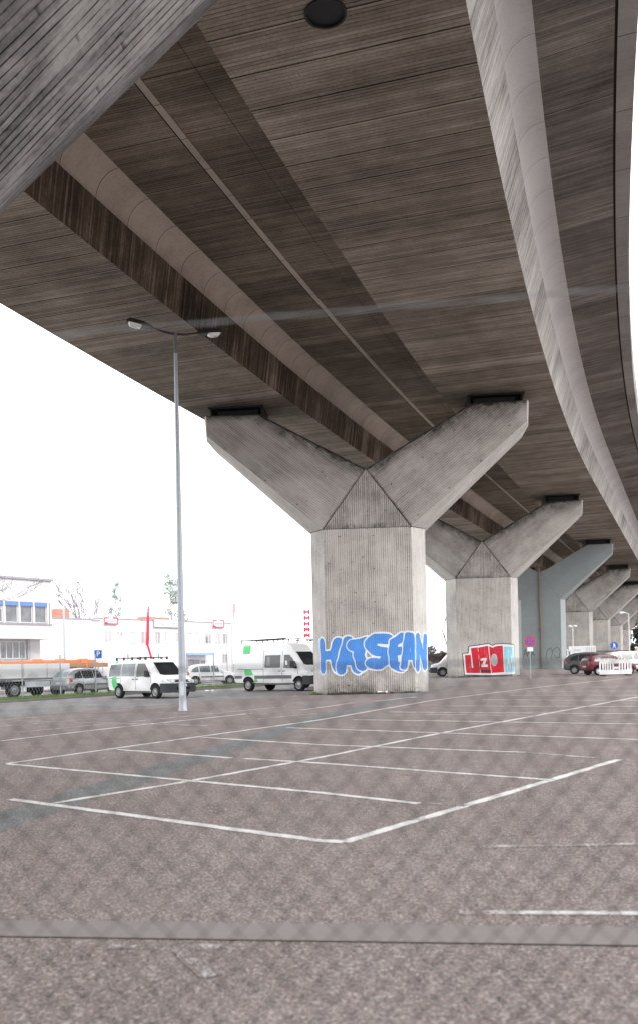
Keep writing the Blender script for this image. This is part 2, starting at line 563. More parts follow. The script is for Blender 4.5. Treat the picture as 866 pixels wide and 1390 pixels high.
# graffiti and signs
M['g_white'] = spray_mat('spray_white', (.76, .79, .82))
M['g_blue'] = spray_mat('spray_blue', (.085, .27, .70), (.45, .50, .56), .64, .24)
M['g_red'] = spray_mat('spray_red', (.60, .018, .035))
M['g_dark'] = plain('spray_dark', (.04, .045, .055), .7, 0, .2, 2, .3)
M['g_tag'] = plain('spray_tag', (.07, .075, .08), .7, 0, .3, 4, .2)
M['g_cyan'] = spray_mat('spray_cyan', (.32, .62, .72))
M['g_grey'] = spray_mat('spray_grey', (.42, .44, .46))
M['sign_blue'] = plain('sign_blue', (.02, .13, .52), .4, 0, .05, 4, .4)
M['sign_red'] = plain('sign_red', (.62, .02, .035), .4, 0, .05, 4, .4)


# ------------------------------------------------------------------ painted shapes (smooth outlines from distance fields)
def seg_dist(X, Y, pts):
    d = np.full(X.shape, 1e9)
    for (ax, ay), (bx, by) in zip(pts[:-1], pts[1:]):
        dx, dy = bx - ax, by - ay
        L = dx * dx + dy * dy + 1e-12
        t = np.clip(((X - ax) * dx + (Y - ay) * dy) / L, 0, 1)
        d = np.minimum(d, np.hypot(X - ax - t * dx, Y - ay - t * dy))
    return d


def poly_field(X, Y, pts):
    d = seg_dist(X, Y, pts + [pts[0]])
    ins = np.zeros(X.shape, bool)
    n = len(pts)
    for i in range(n):
        (x1, y1), (x2, y2) = pts[i], pts[(i + 1) % n]
        c = ((y1 > Y) != (y2 > Y)) & (X < (x2 - x1) * (Y - y1) / (y2 - y1 + 1e-12) + x1)
        ins ^= c
    return np.where(ins, -d, d)


def contour(mb, xs, ys, F, place, mi=0):
    """fills F<0 with polygons; place(x, y) puts a flat point on its surface"""
    for i in range(len(xs) - 1):
        for j in range(len(ys) - 1):
            c = [(xs[i], ys[j], F[j, i]), (xs[i + 1], ys[j], F[j, i + 1]), (xs[i + 1], ys[j + 1], F[j + 1, i + 1]), (xs[i], ys[j + 1], F[j + 1, i])]
            if min(q[2] for q in c) >= 0:
                continue
            out = []
            for k in range(4):
                a, b = c[k], c[(k + 1) % 4]
                if a[2] < 0:
                    out.append((a[0], a[1]))
                if (a[2] < 0) != (b[2] < 0):
                    t = a[2] / (a[2] - b[2])
                    out.append((a[0] + t * (b[0] - a[0]), a[1] + t * (b[1] - a[1])))
            if len(out) >= 3:
                mb.poly([place(*p) for p in out], None, mi)


def flat_text(name, s, size, mat, parent, loc, rot, ext=.004):
    cu = bpy.data.curves.new(name, 'FONT')
    cu.body = s
    cu.size = size
    cu.extrude = ext
    cu.align_x = 'CENTER'
    cu.align_y = 'CENTER'
    tmp = bpy.data.objects.new(name, cu)
    COL.objects.link(tmp)
    dg = bpy.context.evaluated_depsgraph_get()
    me = bpy.data.meshes.new_from_object(tmp.evaluated_get(dg))
    bpy.data.objects.remove(tmp)
    bpy.data.curves.remove(cu)
    me.materials.clear()
    me.materials.append(mat)
    o = bpy.data.objects.new(name, me)
    COL.objects.link(o)
    o.parent = parent
    o.location = loc
    o.rotation_euler = rot
    return o
# ------------------------------------------------------------------ sky, sun, camera
world = bpy.data.worlds.new('World')
scene.world = world
world.use_nodes = True
wt = world.node_tree
bg = wt.nodes['Background']
sky = wt.nodes.new('ShaderNodeTexSky')
sky.sky_type = 'NISHITA'
sky.sun_disc = False
SUN_EL, SUN_AZ = math.radians(42), math.radians(128)   # azimuth clockwise from +Y
sky.sun_elevation = SUN_EL
sky.sun_rotation = SUN_AZ
sky.air_density = 1.0
sky.dust_density = 4.0
hs = wt.nodes.new('ShaderNodeHueSaturation')
hs.inputs['Saturation'].default_value = .25
hs.inputs['Value'].default_value = .10
wt.links.new(sky.outputs[0], hs.inputs['Color'])
tc = wt.nodes.new('ShaderNodeTexCoord')
cl = wt.nodes.new('ShaderNodeTexNoise')
cl.inputs['Scale'].default_value = 2.0
cl.inputs['Detail'].default_value = 4
wt.links.new(tc.outputs['Generated'], cl.inputs['Vector'])
cr = wt.nodes.new('ShaderNodeValToRGB')
cr.color_ramp.elements[0].position = .3
cr.color_ramp.elements[0].color = (2.3, 2.32, 2.36, 1)
cr.color_ramp.elements[1].position = .7
cr.color_ramp.elements[1].color = (2.8, 2.81, 2.84, 1)
wt.links.new(cl.outputs[0], cr.inputs[0])
mx = wt.nodes.new('ShaderNodeMix')
mx.data_type = 'RGBA'
mx.inputs[0].default_value = .88
wt.links.new(hs.outputs[0], mx.inputs[6])
wt.links.new(cr.outputs[0], mx.inputs[7])
wt.links.new(mx.outputs[2], bg.inputs['Color'])
bg.inputs['Strength'].default_value = 1.12

sun = bpy.data.lights.new('Sun', 'SUN')
sun.energy = 1.6
sun.angle = math.radians(28)
sun.color = (1.0, .975, .94)
so = bpy.data.objects.new('Sun', sun)
COL.objects.link(so)
sdir = Vector((math.sin(SUN_AZ) * math.cos(SUN_EL), math.cos(SUN_AZ) * math.cos(SUN_EL), math.sin(SUN_EL)))
so.rotation_euler = (-sdir).to_track_quat('-Z', 'Y').to_euler()
so.location = sdir * 60

cam = bpy.data.cameras.new('Camera')
co = bpy.data.objects.new('Camera', cam)
COL.objects.link(co)
co.location = (0, 0, EYE)
co.rotation_mode = 'XYZ'
R = Matrix.Rotation(math.radians(90), 4, 'X') @ Matrix.Rotation(-.0222, 4, 'Z')
co.rotation_euler = R.to_euler()
cam.sensor_fit = 'VERTICAL'
cam.sensor_height = 36
cam.sensor_width = 36
cam.lens = 1226 / 1390 * 36
cam.shift_y = (903.55 - 695) / 1390
cam.clip_start = .05
cam.clip_end = 4000
cam.dof.use_dof = True
cam.dof.focus_distance = 40
cam.dof.aperture_fstop = 2.0
scene.camera = co
scene.view_settings.view_transform = 'Standard'
scene.view_settings.look = 'None'
scene.view_settings.exposure = 0
scene.view_settings.gamma = 1
scene.render.engine = 'CYCLES'
scene.cycles.use_denoising = True
scene.cycles.max_bounces = 8
scene.cycles.diffuse_bounces = 5
scene.cycles.sample_clamp_indirect = 6

# ------------------------------------------------------------------ the setting


def sheet(name, pts, mat, h):
    mb = MB()
    mb.poly([(x, y, gz(x, y) + h) for x, y in pts])
    return tag(mb.build(name, mat), kind='structure')


def street_sheet(name, e0, e1, t0, t1, mat, h):
    return sheet(name, [st(e0, t0), st(e1, t0), st(e1, t1), st(e0, t1)], mat, h)


gxs = [-1500, -600, -250, -100, -50, -25, -12, -6, 0, 6, 12, 25, 50, 100, 250, 600, 1500]
gys = [-200, -80, -30, -10, 0, 4, 8, 12, 18, 26, 36, 50, 70, 100, 150, 250, 500, 1000, 2500]
mb = MB()
for xa, xb in zip(gxs[:-1], gxs[1:]):
    for ya, yb in zip(gys[:-1], gys[1:]):
        mb.poly([(x, y, gz(x, y)) for x, y in ((xa, ya), (xb, ya), (xb, yb), (xa, yb))])
tag(mb.build('ground', M['asphalt'], smooth=True), kind='structure')
street_sheet('service_lane', -30, 60, 27.6, 40.0, M['lane'], .004)
street_sheet('grass_verge', -30, 95, 40.0, 43.0, M['soil'], .05)
street_sheet('footpath', -30, 95, 43.0, 43.8, M['kerb'], .06)
street_sheet('street', -30, 140, 43.8, 53.2, M['street'], .012)
street_sheet('pavement', -30, 140, 53.2, 54.9, M['kerb'], .10)
mb = MB()
for a, b in (((-30, 39.85), (95, 40.0)), ((-30, 53.05), (140, 53.2))):
    p = [st(a[0], a[1]), st(b[0], a[1]), st(b[0], b[1]), st(a[0], b[1])]
    lo = [(x, y, gz(x, y) - .1) for x, y in p]
    hi = [(x, y, gz(x, y) + .115) for x, y in p]
    mb.poly(hi)
    for i in range(4):
        mb.poly([lo[i], lo[(i + 1) % 4], hi[(i + 1) % 4], hi[i]])
tag(mb.build('kerb', M['kerb']), kind='structure')

# flush concrete edging near the fence, with its dark open joint
kd = Vector((.989, -.146))
kn = Vector((.146, .989))
kc = Vector((0, 5.47))


def strip_pts(c, d, n, l0, l1, w0, w1):
    return [tuple(c + d * l0 + n * w0), tuple(c + d * l1 + n * w0), tuple(c + d * l1 + n * w1), tuple(c + d * l0 + n * w1)]


sheet('edging_strip', strip_pts(kc, kd, kn, -14, 14, -.17, .17), M['edging'], .005)
sheet('edging_joint', strip_pts(kc, kd, kn, -14, 14, -.184, -.17), M['joint'], .004)

# trench repair across the lot
mb = MB()
pc = [(-5.0, 3.0), (-4.2, 6.5), (-3.52, 9.86), (-3.2, 11.2), (-2.63, 13.62), (-2.06, 16.19), (-.65, 23.06), (.9, 28.9), (3.06, 35.41), (6.23, 45.97), (8.2, 52.0)]
rnd = random.Random(3)
fine = []
for (x0, y0), (x1, y1) in zip(pc[:-1], pc[1:]):
    k = max(2, int(math.hypot(x1 - x0, y1 - y0) / .5))
    fine += [(x0 + (x1 - x0) * i / k, y0 + (y1 - y0) * i / k) for i in range(k)]
prev = None
for i, (x, y) in enumerate(fine):
    w = .36 + rnd.uniform(-.05, .05)
    l, r = (x - w * .95, y + w * .3), (x + w * .95, y - w * .3)
    l = (*l, gz(*l) + .0022)
    r = (*r, gz(*r) + .0022)
    if prev:
        mb.poly([prev[0], prev[1], r, l])
    prev = (l, r)
tag(mb.build('asphalt_patch', M['patch']), kind='structure')


def paint_line(pts, w, mat, h=.009, seed=0):
    """painted line through points, its edges not quite straight"""
    r_ = random.Random(seed)
    mb_ = MB()
    fine_ = []
    for (x0, y0), (x1, y1) in zip(pts[:-1], pts[1:]):
        k_ = max(2, int(math.hypot(x1 - x0, y1 - y0) / .35))
        fine_ += [(x0 + (x1 - x0) * i_ / k_, y0 + (y1 - y0) * i_ / k_) for i_ in range(k_)]
    fine_.append(pts[-1])
    pr = None
    for i_, (x, y) in enumerate(fine_):
        a_ = fine_[max(i_ - 1, 0)]
        b_ = fine_[min(i_ + 1, len(fine_) - 1)]
        dx, dy = b_[0] - a_[0], b_[1] - a_[1]
        L_ = math.hypot(dx, dy)
        nx, ny = -dy / L_, dx / L_
        w0, w1 = w * .68 * r_.uniform(.9, 1.1), w * .68 * r_.uniform(.9, 1.1)
        l = (x + nx * w0, y + ny * w0)
        q = (x - nx * w1, y - ny * w1)
        l = (*l, gz(*l) + h)
        q = (*q, gz(*q) + h)
        if pr:
            mb_.poly([pr[0], pr[1], q, l], [(i_, 0), (i_, 1), (i_ + 1, 1), (i_ + 1, 0)])
            for a2, b2 in ((pr[0], l), (pr[1], q)):
                mb_.poly([a2, b2, (b2[0], b2[1], b2[2] - h - .004), (a2[0], a2[1], a2[2] - h - .004)])
        pr = (l, q)
    return tag(mb_.build('parking_line', mat), kind='structure')


LONG = [
    ([(.19, 8.16), (4.52, 13.72)], .13, 'paint'),
    ([(-3.27, 11.08), (-1.97, 12.61), (-.03, 15.3), (2.59, 19.47), (11.26, 31.96), (14.8, 36.9)], .13, 'paint'),
    ([(-5.53, 15.92), (-3.41, 19.43), (-.03, 24.89), (4.2, 34.0), (9.69, 42.56), (19.1, 55.2)], .13, 'paint'),
    ([(-7.46, 21.02), (-5.4, 24.55), (-2.14, 29.3)], .13, 'paint'),
    ([(-1.81, 26.21), (-.03, 28.18)], .12, 'paint_worn'),
    ([(-.6, 30.2), (1.28, 34.14)], .12, 'paint'),
    ([(2.1, 34.8), (4.01, 37.53)], .12, 'paint'),
    ([(-9.41, 26.53), (-6.84, 28.99)], .12, 'paint_worn'),
    ([(-8.0, 23.7), (-5.0, 27.6), (-1.2, 33.1)], .12, 'paint_worn'),
    ([(-12.5, 27.2), (-8.2, 33.0), (-4.0, 38.6)], .12, 'paint_worn'),
]
CROSS = [
    ([(-3.96, 11.51), (-.04, 8.26), (.19, 8.16)], .13, 'paint'),
    ([(-5.51, 15.86), (-.04, 11.26), (1.08, 10.17)], .12, 'paint'),
    ([(1.15, 10.2), (1.58, 9.92)], .11, 'paint_fade'),
    ([(-4.03, 17.94), (-1.54, 15.67)], .12, 'paint'),
    ([(-1.30, 15.5), (-.03, 14.48), (2.98, 11.72)], .12, 'paint'),
    ([(-2.65, 20.26), (-.03, 17.63), (3.41, 15.1)], .12, 'paint'),
    ([(3.41, 15.1), (4.3, 13.95)], .11, 'paint_worn'),
    ([(-.82, 22.37), (5.86, 16.68)], .12, 'paint'),
    ([(.91, 24.6), (7.09, 20.17)], .12, 'paint'),
    ([(3.0, 25.9), (6.4, 23.3), (9.0, 23.4)], .11, 'paint_worn'),
    ([(2.11, 27.62), (5.9, 25.0), (9.2, 22.8)], .12, 'paint'),
    ([(4.12, 29.93), (9.34, 26.52)], .12, 'paint'),
    ([(5.96, 33.35), (10.43, 29.62)], .12, 'paint'),
    ([(7.6, 36.3), (12.6, 32.4)], .12, 'paint'),
    ([(9.4, 39.3), (14.6, 35.3)], .12, 'paint'),
    ([(11.3, 42.5), (16.6, 38.4)], .12, 'paint_worn'),
    ([(-3.0, 24.0), (-5.6, 26.0), (-8.9, 28.4)], .12, 'paint_worn'),
    ([(-1.6, 28.5), (-5.8, 31.4)], .12, 'paint_worn'),
    ([(1.34, 7.77), (2.68, 7.69), (6.0, 7.1)], .10, 'paint_fade'),
    ([(.86, 5.80), (1.97, 5.66), (4.5, 5.35)], .09, 'paint_worn'),
    ([(-1.27, 5.33), (-.61, 5.25)], .09, 'paint_fade'),
    ([(-.86, 5.29), (-.60, 4.75)], .09, 'paint_fade'),
]
for i, (p, w, m) in enumerate(LONG + CROSS):
    paint_line(p, w, M[m], .003 + .0001 * i, i)

# ------------------------------------------------------------------ the viaduct
A0, KC, S1, AX0, AZ0 = .3918, .0020, 25.48, 2.4625, 43.2968
SL = .004
ZB = 12.5322 + EYE          # underside of the boxes on the axis
DS = .5
_s = np.arange(-90, 240, DS)
_h = np.where(_s < S1, A0 + KC * (_s - S1), A0)
_x = np.cumsum(np.sin(_h) * DS)
_y = np.cumsum(np.cos(_h) * DS)
_i0 = int(np.argmin(abs(_s)))
_x += AX0 - _x[_i0]
_y += AZ0 - _y[_i0]


def axis(s):
    return float(np.interp(s, _s, _x)), float(np.interp(s, _s, _y)), float(np.interp(s, _s, _h))


def deck_pt(s, o, z):
    x, y, h = axis(s)
    return (x + o * math.cos(h), y - o * math.sin(h), ZB + SL * o + z)


S_RANGE = np.concatenate([np.arange(-70, 60, 1.0), np.arange(60, 231, 3.0)])


def deck_strip(mb, prof, mi, ori):
    """prof: (offset, height) points; ori: 'cross' boards lie across the deck, 'up' boards follow the profile, joints along s"""
    L = [0]
    for a, b in zip(prof[:-1], prof[1:]):
        L.append(L[-1] + math.hypot(b[0] - a[0], b[1] - a[1]))
    base = prof[0][0]
    for s0, s1 in zip(S_RANGE[:-1], S_RANGE[1:]):
        for k in range(len(prof) - 1):
            q = [deck_pt(s0, *prof[k]), deck_pt(s0, *prof[k + 1]), deck_pt(s1, *prof[k + 1]), deck_pt(s1, *prof[k])]
            uu = (base + L[k], base + L[k + 1])
            uv = [(uu[0], s0), (uu[1], s0), (uu[1], s1), (uu[0], s1)]
            if ori == 'skew':
                uv = [(a_ + .28 * b_, b_ - .28 * a_) for a_, b_ in uv]
            mb.poly(q, uv, mi)


OLO, OLR, ORL, ORR, OO = -8.22, -3.152, 3.643, 8.707, 12.06


def cove(o0, z0, r, sgn, n=8):
    return [(o0 + sgn * (r - r * math.cos(k / n * PI / 2)), z0 + r * math.sin(k / n * PI / 2)) for k in range(n + 1)]


viaduct = thing('viaduct_deck', 'long brown stained concrete motorway deck curving overhead on twin box girders', 'bridge', (AX0, AZ0, 0))
VW = Matrix.Translation((-AX0, -AZ0, 0))


def deck_build(mb, name, mats, parent=viaduct, smooth=False):
    o = mb.build(name, mats, None, smooth)
    o.data.transform(VW)
    o.parent = parent
    return o


# left box girder
mb = MB()
deck_strip(mb, [(OLO, 0), (OLR, 0)], 0, 'cross')
deck_strip(mb, [(OLR, 0), (OLR + .2, 1.38)], 1, 'up')
deck_strip(mb, [(OLO, 0), (OLO - .3, 1.35), (OLO - .5, 1.9)], 1, 'up')
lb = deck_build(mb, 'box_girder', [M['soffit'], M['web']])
lb['label'] = 'left box girder with dark streaked inner web'
mb = MB()
deck_strip(mb, cove(OLR + .16, 1.38, .78, 1), 0, 'up')
deck_build(mb, 'haunch', M['cove'], lb, True)
# right box girder
mb = MB()
deck_strip(mb, [(ORL, 0), (ORR, 0)], 0, 'cross')
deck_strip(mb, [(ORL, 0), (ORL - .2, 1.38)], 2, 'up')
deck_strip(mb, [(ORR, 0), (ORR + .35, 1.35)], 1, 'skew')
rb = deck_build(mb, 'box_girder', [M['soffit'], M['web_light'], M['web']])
rb['label'] = 'right box girder with pale grey outer web'
mb = MB()
deck_strip(mb, cove(ORR + .31, 1.35, .74, 1), 0, 'up')
h1 = deck_build(mb, 'haunch', M['cove_light'], rb, True)
mb = MB()
deck_strip(mb, cove(ORL - .16, 1.38, .78, -1), 0, 'up')
deck_build(mb, 'haunch', M['cove'], rb, True)
# slab between the boxes and the two overhangs, top of the road
mb = MB()
deck_strip(mb, [(OLR + .94, 2.16), (ORL - .94, 2.16)], 0, 'cross')
deck_strip(mb, [(ORR + 1.05, 2.09), (OO - .52, 2.29)], 1, 'cross')
deck_strip(mb, [(OO - .52, 2.29), (OO - .52, 2.36), (OO - .45, 2.36), (OO - .45, 2.31)], 3, 'cross')
deck_strip(mb, [(OLO - .5, 1.9), (OLO - 1.6, 2.2)], 1, 'cross')
deck_strip(mb, [(1.75, 2.155), (1.766, 2.155)], 3, 'cross')
deck_strip(mb, [(OLO - 1.7, 2.7), (OO - .3, 2.7)], 1, 'cross')
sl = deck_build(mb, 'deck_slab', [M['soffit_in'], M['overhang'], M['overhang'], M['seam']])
mb = MB()
deck_strip(mb, [(.226 - .10, 2.16), (.226 - .10, 2.13), (.226 + .10, 2.13), (.226 + .10, 2.16)], 0, 'up')
deck_strip(mb, [(.226 - .16, 2.155), (.226 - .105, 2.155)], 1, 'up')
deck_build(mb, 'joint_strip', [M['strip'], M['seam']], sl)
for sg in (1, -1):
    mb = MB()
    if sg > 0:
        pr = [(OO - .45, 2.31), (OO, 2.33), (OO + .02, 3.5), (OO - .3, 3.55), (OO - .34, 2.7)]
    else:
        pr = [(OLO - 1.6, 2.2), (OLO - 2.0, 2.22), (OLO - 2.02, 3.3), (OLO - 1.7, 3.35), (OLO - 1.66, 2.7)]
    deck_strip(mb, pr, 0, 'up')
    deck_build(mb, 'parapet', M['fascia'])


def ring_hole(name, s, o, r, parent):
    """round opening with a raised rim in the underside of a box"""
    x, y, h = axis(s)
    mb_ = MB()
    n_ = 28
    def c_(rr, z):
        out = []
        for k_ in range(n_):
            g_ = 2 * PI * k_ / n_
            oo = o + rr * math.cos(g_)
            p_ = deck_pt(s + rr * math.sin(g_), oo, z)
            out.append(p_)
        return out
    rings = [c_(r * 1.12, 0), c_(r * 1.12, -.05), c_(r, -.05), c_(r, -.006)]
    for a_, b_ in zip(rings[:-1], rings[1:]):
        for k_ in range(n_):
            mb_.poly([a_[k_], a_[(k_ + 1) % n_], b_[(k_ + 1) % n_], b_[k_]])
    mb_.poly(rings[-1])
    return deck_build(mb_, name, M['bearing'], parent)


ring_hole('drain_opening', -25.45, 6.1, .36, rb)

# ------------------------------------------------------------------ the piers
W1, W2, D1, D0 = 2.04, 2.72, 1.50, .55
WT, LIP = 7.474, .95
SPAN = 28.15
PROT = .0845              # the piers stand a little skew to the deck
PLAB = [
    ('nearest Y pier, only its huge board marked arm crossing the upper left corner', -32.85, 'near'),
    ('concrete Y pier carrying the blue graffiti, nearest of those seen whole', 0.0, 'std'),
    ('concrete Y pier carrying the red and light blue graffiti', SPAN, 'std'),
    ('smooth blue grey painted Y pier with a rusty downpipe, behind the red graffiti pier', 2 * SPAN, 'grey'),
    ('bare concrete Y pier just behind the blue grey painted pier', 3 * SPAN, 'std'),
    ('bare concrete Y pier with a round blue sign in front of it', 4 * SPAN, 'std'),
    ('farthest concrete Y pier, mostly hidden behind the pier with the round blue sign', 5 * SPAN, 'std'),
    ('concrete Y pier at the far end of the row, hidden behind the others', 6 * SPAN, 'std'),
]


def pier(label, s, kind):
    x, y, h = axis(s)
    g = gz(x, y)
    x, y = x + .42 * math.sin(PROT), y + .42 * math.cos(PROT)
    root = thing('viaduct_pier', label, 'bridge pier', (x, y, g), -PROT, 'Y shaped piers under the viaduct')
    zs = 8.035 - g
    za = 10.81 - g
    zt = 11.99 + EYE - g
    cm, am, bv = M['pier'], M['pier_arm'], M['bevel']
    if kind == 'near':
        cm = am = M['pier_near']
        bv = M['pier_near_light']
    if kind == 'grey':
        cm = am = M['pier_grey']
        bv = M['pier_grey_light']
    sh = .0 if kind == 'grey' else .011
    # column
    ring = [(-W1, -D1), (W1, -D1), (W2, -D0), (W2, D0), (W1, D1), (-W1, D1), (-W2, D0), (-W2, -D0)]
    mb = MB()
    off = 0
    for i in range(8):
        a, b = ring[i], ring[(i + 1) % 8]
        L = math.hypot(b[0] - a[0], b[1] - a[1])
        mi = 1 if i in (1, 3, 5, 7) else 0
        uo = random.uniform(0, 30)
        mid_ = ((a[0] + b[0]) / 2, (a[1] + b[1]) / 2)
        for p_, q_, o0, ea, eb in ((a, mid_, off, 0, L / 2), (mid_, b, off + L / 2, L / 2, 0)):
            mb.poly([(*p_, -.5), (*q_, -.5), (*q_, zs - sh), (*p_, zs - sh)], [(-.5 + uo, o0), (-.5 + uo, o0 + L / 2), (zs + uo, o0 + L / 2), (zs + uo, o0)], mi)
            mb.edge([(-.5, .05 + ea), (-.5, .05 + eb), (zs, .05 + eb), (zs, .05 + ea)])  # first value darkens the column foot: dirt and painted contact shade
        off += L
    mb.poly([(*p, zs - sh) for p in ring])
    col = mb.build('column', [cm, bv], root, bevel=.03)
    # triangular head between the arms, with the dark core that shows in the open seams
    mb = MB()
    for sg in (-1, 1):
        yy = sg * D1
        mb.board([(-W1 + sh * 1.6, yy, zs + sh), (W1 - sh * 1.6, yy, zs + sh), (0, yy, za - sh * 1.6)], (0, 0, 1), 0, vo=7)
        mb.edge([(.45, 0), (.45, 0), (.45, .9)])
        mb.poly([(-W1 + .08, yy * .96, zs - .1), (W1 - .08, yy * .96, zs - .1), (W1 + .035, yy * .96, zs), (.10, yy * .96, za - .01), (-.10, yy * .96, za - .01), (-W1 - .035, yy * .96, zs)], None, 1)
    mb.poly([(-W1, -D1, zs + sh), (0, -D1, za), (0, D1, za), (-W1, D1, zs + sh)], None, 1)
    mb.poly([(W1, -D1, zs + sh), (0, -D1, za), (0, D1, za), (W1, D1, zs + sh)], None, 1)
    mb.build('pier_head', [cm, M['seam'] if kind != 'grey' else cm], root)
    # arms
    for sg in (1, -1):
        ztt = zt + SL * sg * WT
        ztb = zt + SL * sg * (WT - 2.55) - .04
        c = Vector((sg, 0, .62)).normalized() * sh * 1.3
        def P(a_, y_, z_, root_=False):
            v = Vector((a_ * sg, y_, z_))
            return v + c if root_ else v
        d = Vector((sg * 5.2, 0, 4.2))
        mb = MB()
        for fb in (-1, 1):
            A = P(0, fb * D1, za, True)
            Lw = P(W1, fb * D1, zs, True)
            C = P(W2, fb * D0, zs, True)
            B = P(WT, fb * D1, ztt - LIP)
            K = P(WT + .10, fb * (D0 + .5), ztt - LIP - .14)
            T = P(WT, fb * D1, ztt)
            T2 = P(WT + .10, fb * (D1 - .12), ztt)
            Mm = P(WT - 2.55, fb * D1, ztb)
            mb.board([A, Lw, B, T, Mm], d, 0, uo=sg * 11 + s, vo=fb * 4 + s * .3)
            pts_ = [A, Lw, B, T, Mm]
            e1 = (Mm - A).normalized()
            e2 = (Lw - A).normalized()
            ed = []
            for q_ in pts_:
                r1, r2 = q_ - A, q_ - A
                ed.append(((r1 - e1 * r1.dot(e1)).length, (r2 - e2 * r2.dot(e2)).length))
            ed[3] = (.02, ed[3][1])
            mb.edge(ed)
            mb.board([Lw, C, K, B], d, 0 if kind == 'near' else 1, uo=3 + s, vo=9 + s * .2)
            mb.poly([B, K, T2, T], [(0, 0), (.2, 0), (.2, 1), (0, 1)], 1)
        cf, cb = P(W2, -D0, zs, True), P(W2, D0, zs, True)
        kf, kb = P(WT + .10, -D0 - .5, ztt - LIP - .14), P(WT + .10, D0 + .5, ztt - LIP - .14)
        mb.board([cf, cb, kb, kf], d, 1, uo=17 + s, vo=2 + s * .2)
        t2f, t2b = P(WT + .10, -D1 + .12, ztt), P(WT + .10, D1 - .12, ztt)
        mb.board([kf, kb, t2b, t2f], (0, 1, 0), 0)
        tf, tb = P(WT, -D1, ztt), P(WT, D1, ztt)
        mf, mk = P(WT - 2.55, -D1, ztb), P(WT - 2.55, D1, ztb)
        af, ab = P(0, -D1, za, True), P(0, D1, za, True)
        mb.poly([tf, t2f, t2b, tb])
        mb.board([tf, tb, mk, mf], (1, 0, 0), 0)
        mb.board([mf, mk, ab, af], (1, 0, 0), 0)
        mb.board([af, P(W1, -D1, zs, True), P(W2, -D0, zs, True), P(W2, D0, zs, True), P(W1, D1, zs, True), ab], (0, 0, 1), 0)
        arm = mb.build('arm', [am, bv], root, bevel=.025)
        # bearing: two plates, a dark block with cheeks
        x0, x1 = WT - 2.62, WT - .06
        mb = MB()
        def zz(xx, k):
            lo = zt + SL * sg * xx
            hi = ZB - g + SL * sg * xx
            return lo + (hi - lo) * k
        def slab(xa, xb, ya, yb, ka, kb_):
            q = []
            for k in (ka, kb_):
                q += [(sg * xa, ya, zz(xa, k)), (sg * xb, ya, zz(xb, k)), (sg * xb, yb, zz(xb, k)), (sg * xa, yb, zz(xa, k))]
            for f in ((3, 2, 1, 0), (4, 5, 6, 7), (0, 1, 5, 4), (1, 2, 6, 5), (2, 3, 7, 6), (3, 0, 4, 7)):
                mb.poly([q[i] for i in f])
        slab(x0, x1, -.92, .92, -.06, .14)
        slab(x0 + .25, x1 - .35, -.55, .55, .14, .84)
        slab(x0 - .02, x1 + .05, -.98, .98, .84, .995)
        for xx in (x0 + .02, x1 - .1):
            slab(xx, xx + .08, -.86, .86, .14, .84)
        mb.build('bearing', M['bearing'], arm)
    return root, col, zs


PIERS = [pier(*a) for a in PLAB]
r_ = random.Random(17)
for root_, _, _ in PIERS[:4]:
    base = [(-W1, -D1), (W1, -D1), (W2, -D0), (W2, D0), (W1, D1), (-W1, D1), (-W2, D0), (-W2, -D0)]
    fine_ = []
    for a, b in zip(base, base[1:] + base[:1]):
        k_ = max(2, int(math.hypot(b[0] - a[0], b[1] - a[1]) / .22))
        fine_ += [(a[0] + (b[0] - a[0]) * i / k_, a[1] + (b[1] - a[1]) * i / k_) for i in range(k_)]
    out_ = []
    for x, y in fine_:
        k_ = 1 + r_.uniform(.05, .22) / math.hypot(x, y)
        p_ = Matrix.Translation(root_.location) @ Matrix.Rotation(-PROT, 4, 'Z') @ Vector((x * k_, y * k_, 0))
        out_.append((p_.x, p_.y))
    sheet('pier_contact_shade', out_, M['contact_shade'], .0012)  # dark ground ring painted as contact shadow round the column
root3 = PIERS[3][0]
mb = MB()
g3 = root3.location.z
mb.tube([(-.05, -D1 - .14, .05), (-.05, -D1 - .14, 4.2), (-.12, -D1 - .14, 7.0), (-.12, -D1 - .14, 10.6)], .085, 10)
for z in (1.5, 4.2, 6.8, 9.4):
    mb.tube([(-.10, -D1 - .14, z - .08), (-.10, -D1 - .14, z + .08)], .115, 10)
mb.build('downpipe', M['rust'], root3, smooth=True)

# ------------------------------------------------------------------ graffiti, painted flat on the columns
CH = math.hypot(W2 - W1, D1 - D0)
SEGS = [(-W1 - CH, -W1, (-W2, -D0), (-W1, -D1)), (-W1, W1, (-W1, -D1), (W1, -D1)), (W1, W1 + CH, (W1, -D1), (W2, -D0))]


def spray(layers, col, z0, z1, s0, s1, cell, name, label):
    """layers: list of (field function, material, lift)"""
    mats = []
    mb_ = MB()
    for fn, mat, lift in layers:
        mats.append(mat)
        for a_, b_, p_, q_ in SEGS:
            lo, hi = max(a_, s0), min(b_, s1)
            if hi <= lo:
                continue
            nx = max(2, int(round((hi - lo) / cell)))
            ny = max(2, int(round((z1 - z0) / cell)))
            xs = np.linspace(lo, hi, nx + 1)
            ys = np.linspace(z0, z1, ny + 1)
            X_, Y_ = np.meshgrid(xs, ys)
            F_ = fn(X_, Y_)
            tx, ty = (q_[0] - p_[0]) / (b_ - a_), (q_[1] - p_[1]) / (b_ - a_)
            nx_, ny_ = ty, -tx
            contour(mb_, xs, ys, F_, lambda s_, z_: (p_[0] + tx * (s_ - a_) + nx_ * lift, p_[1] + ty * (s_ - a_) + ny_ * lift, z_), len(mats) - 1)
    o = mb_.build(name, mats, col)
    if label:
        o['label'] = label
    return o


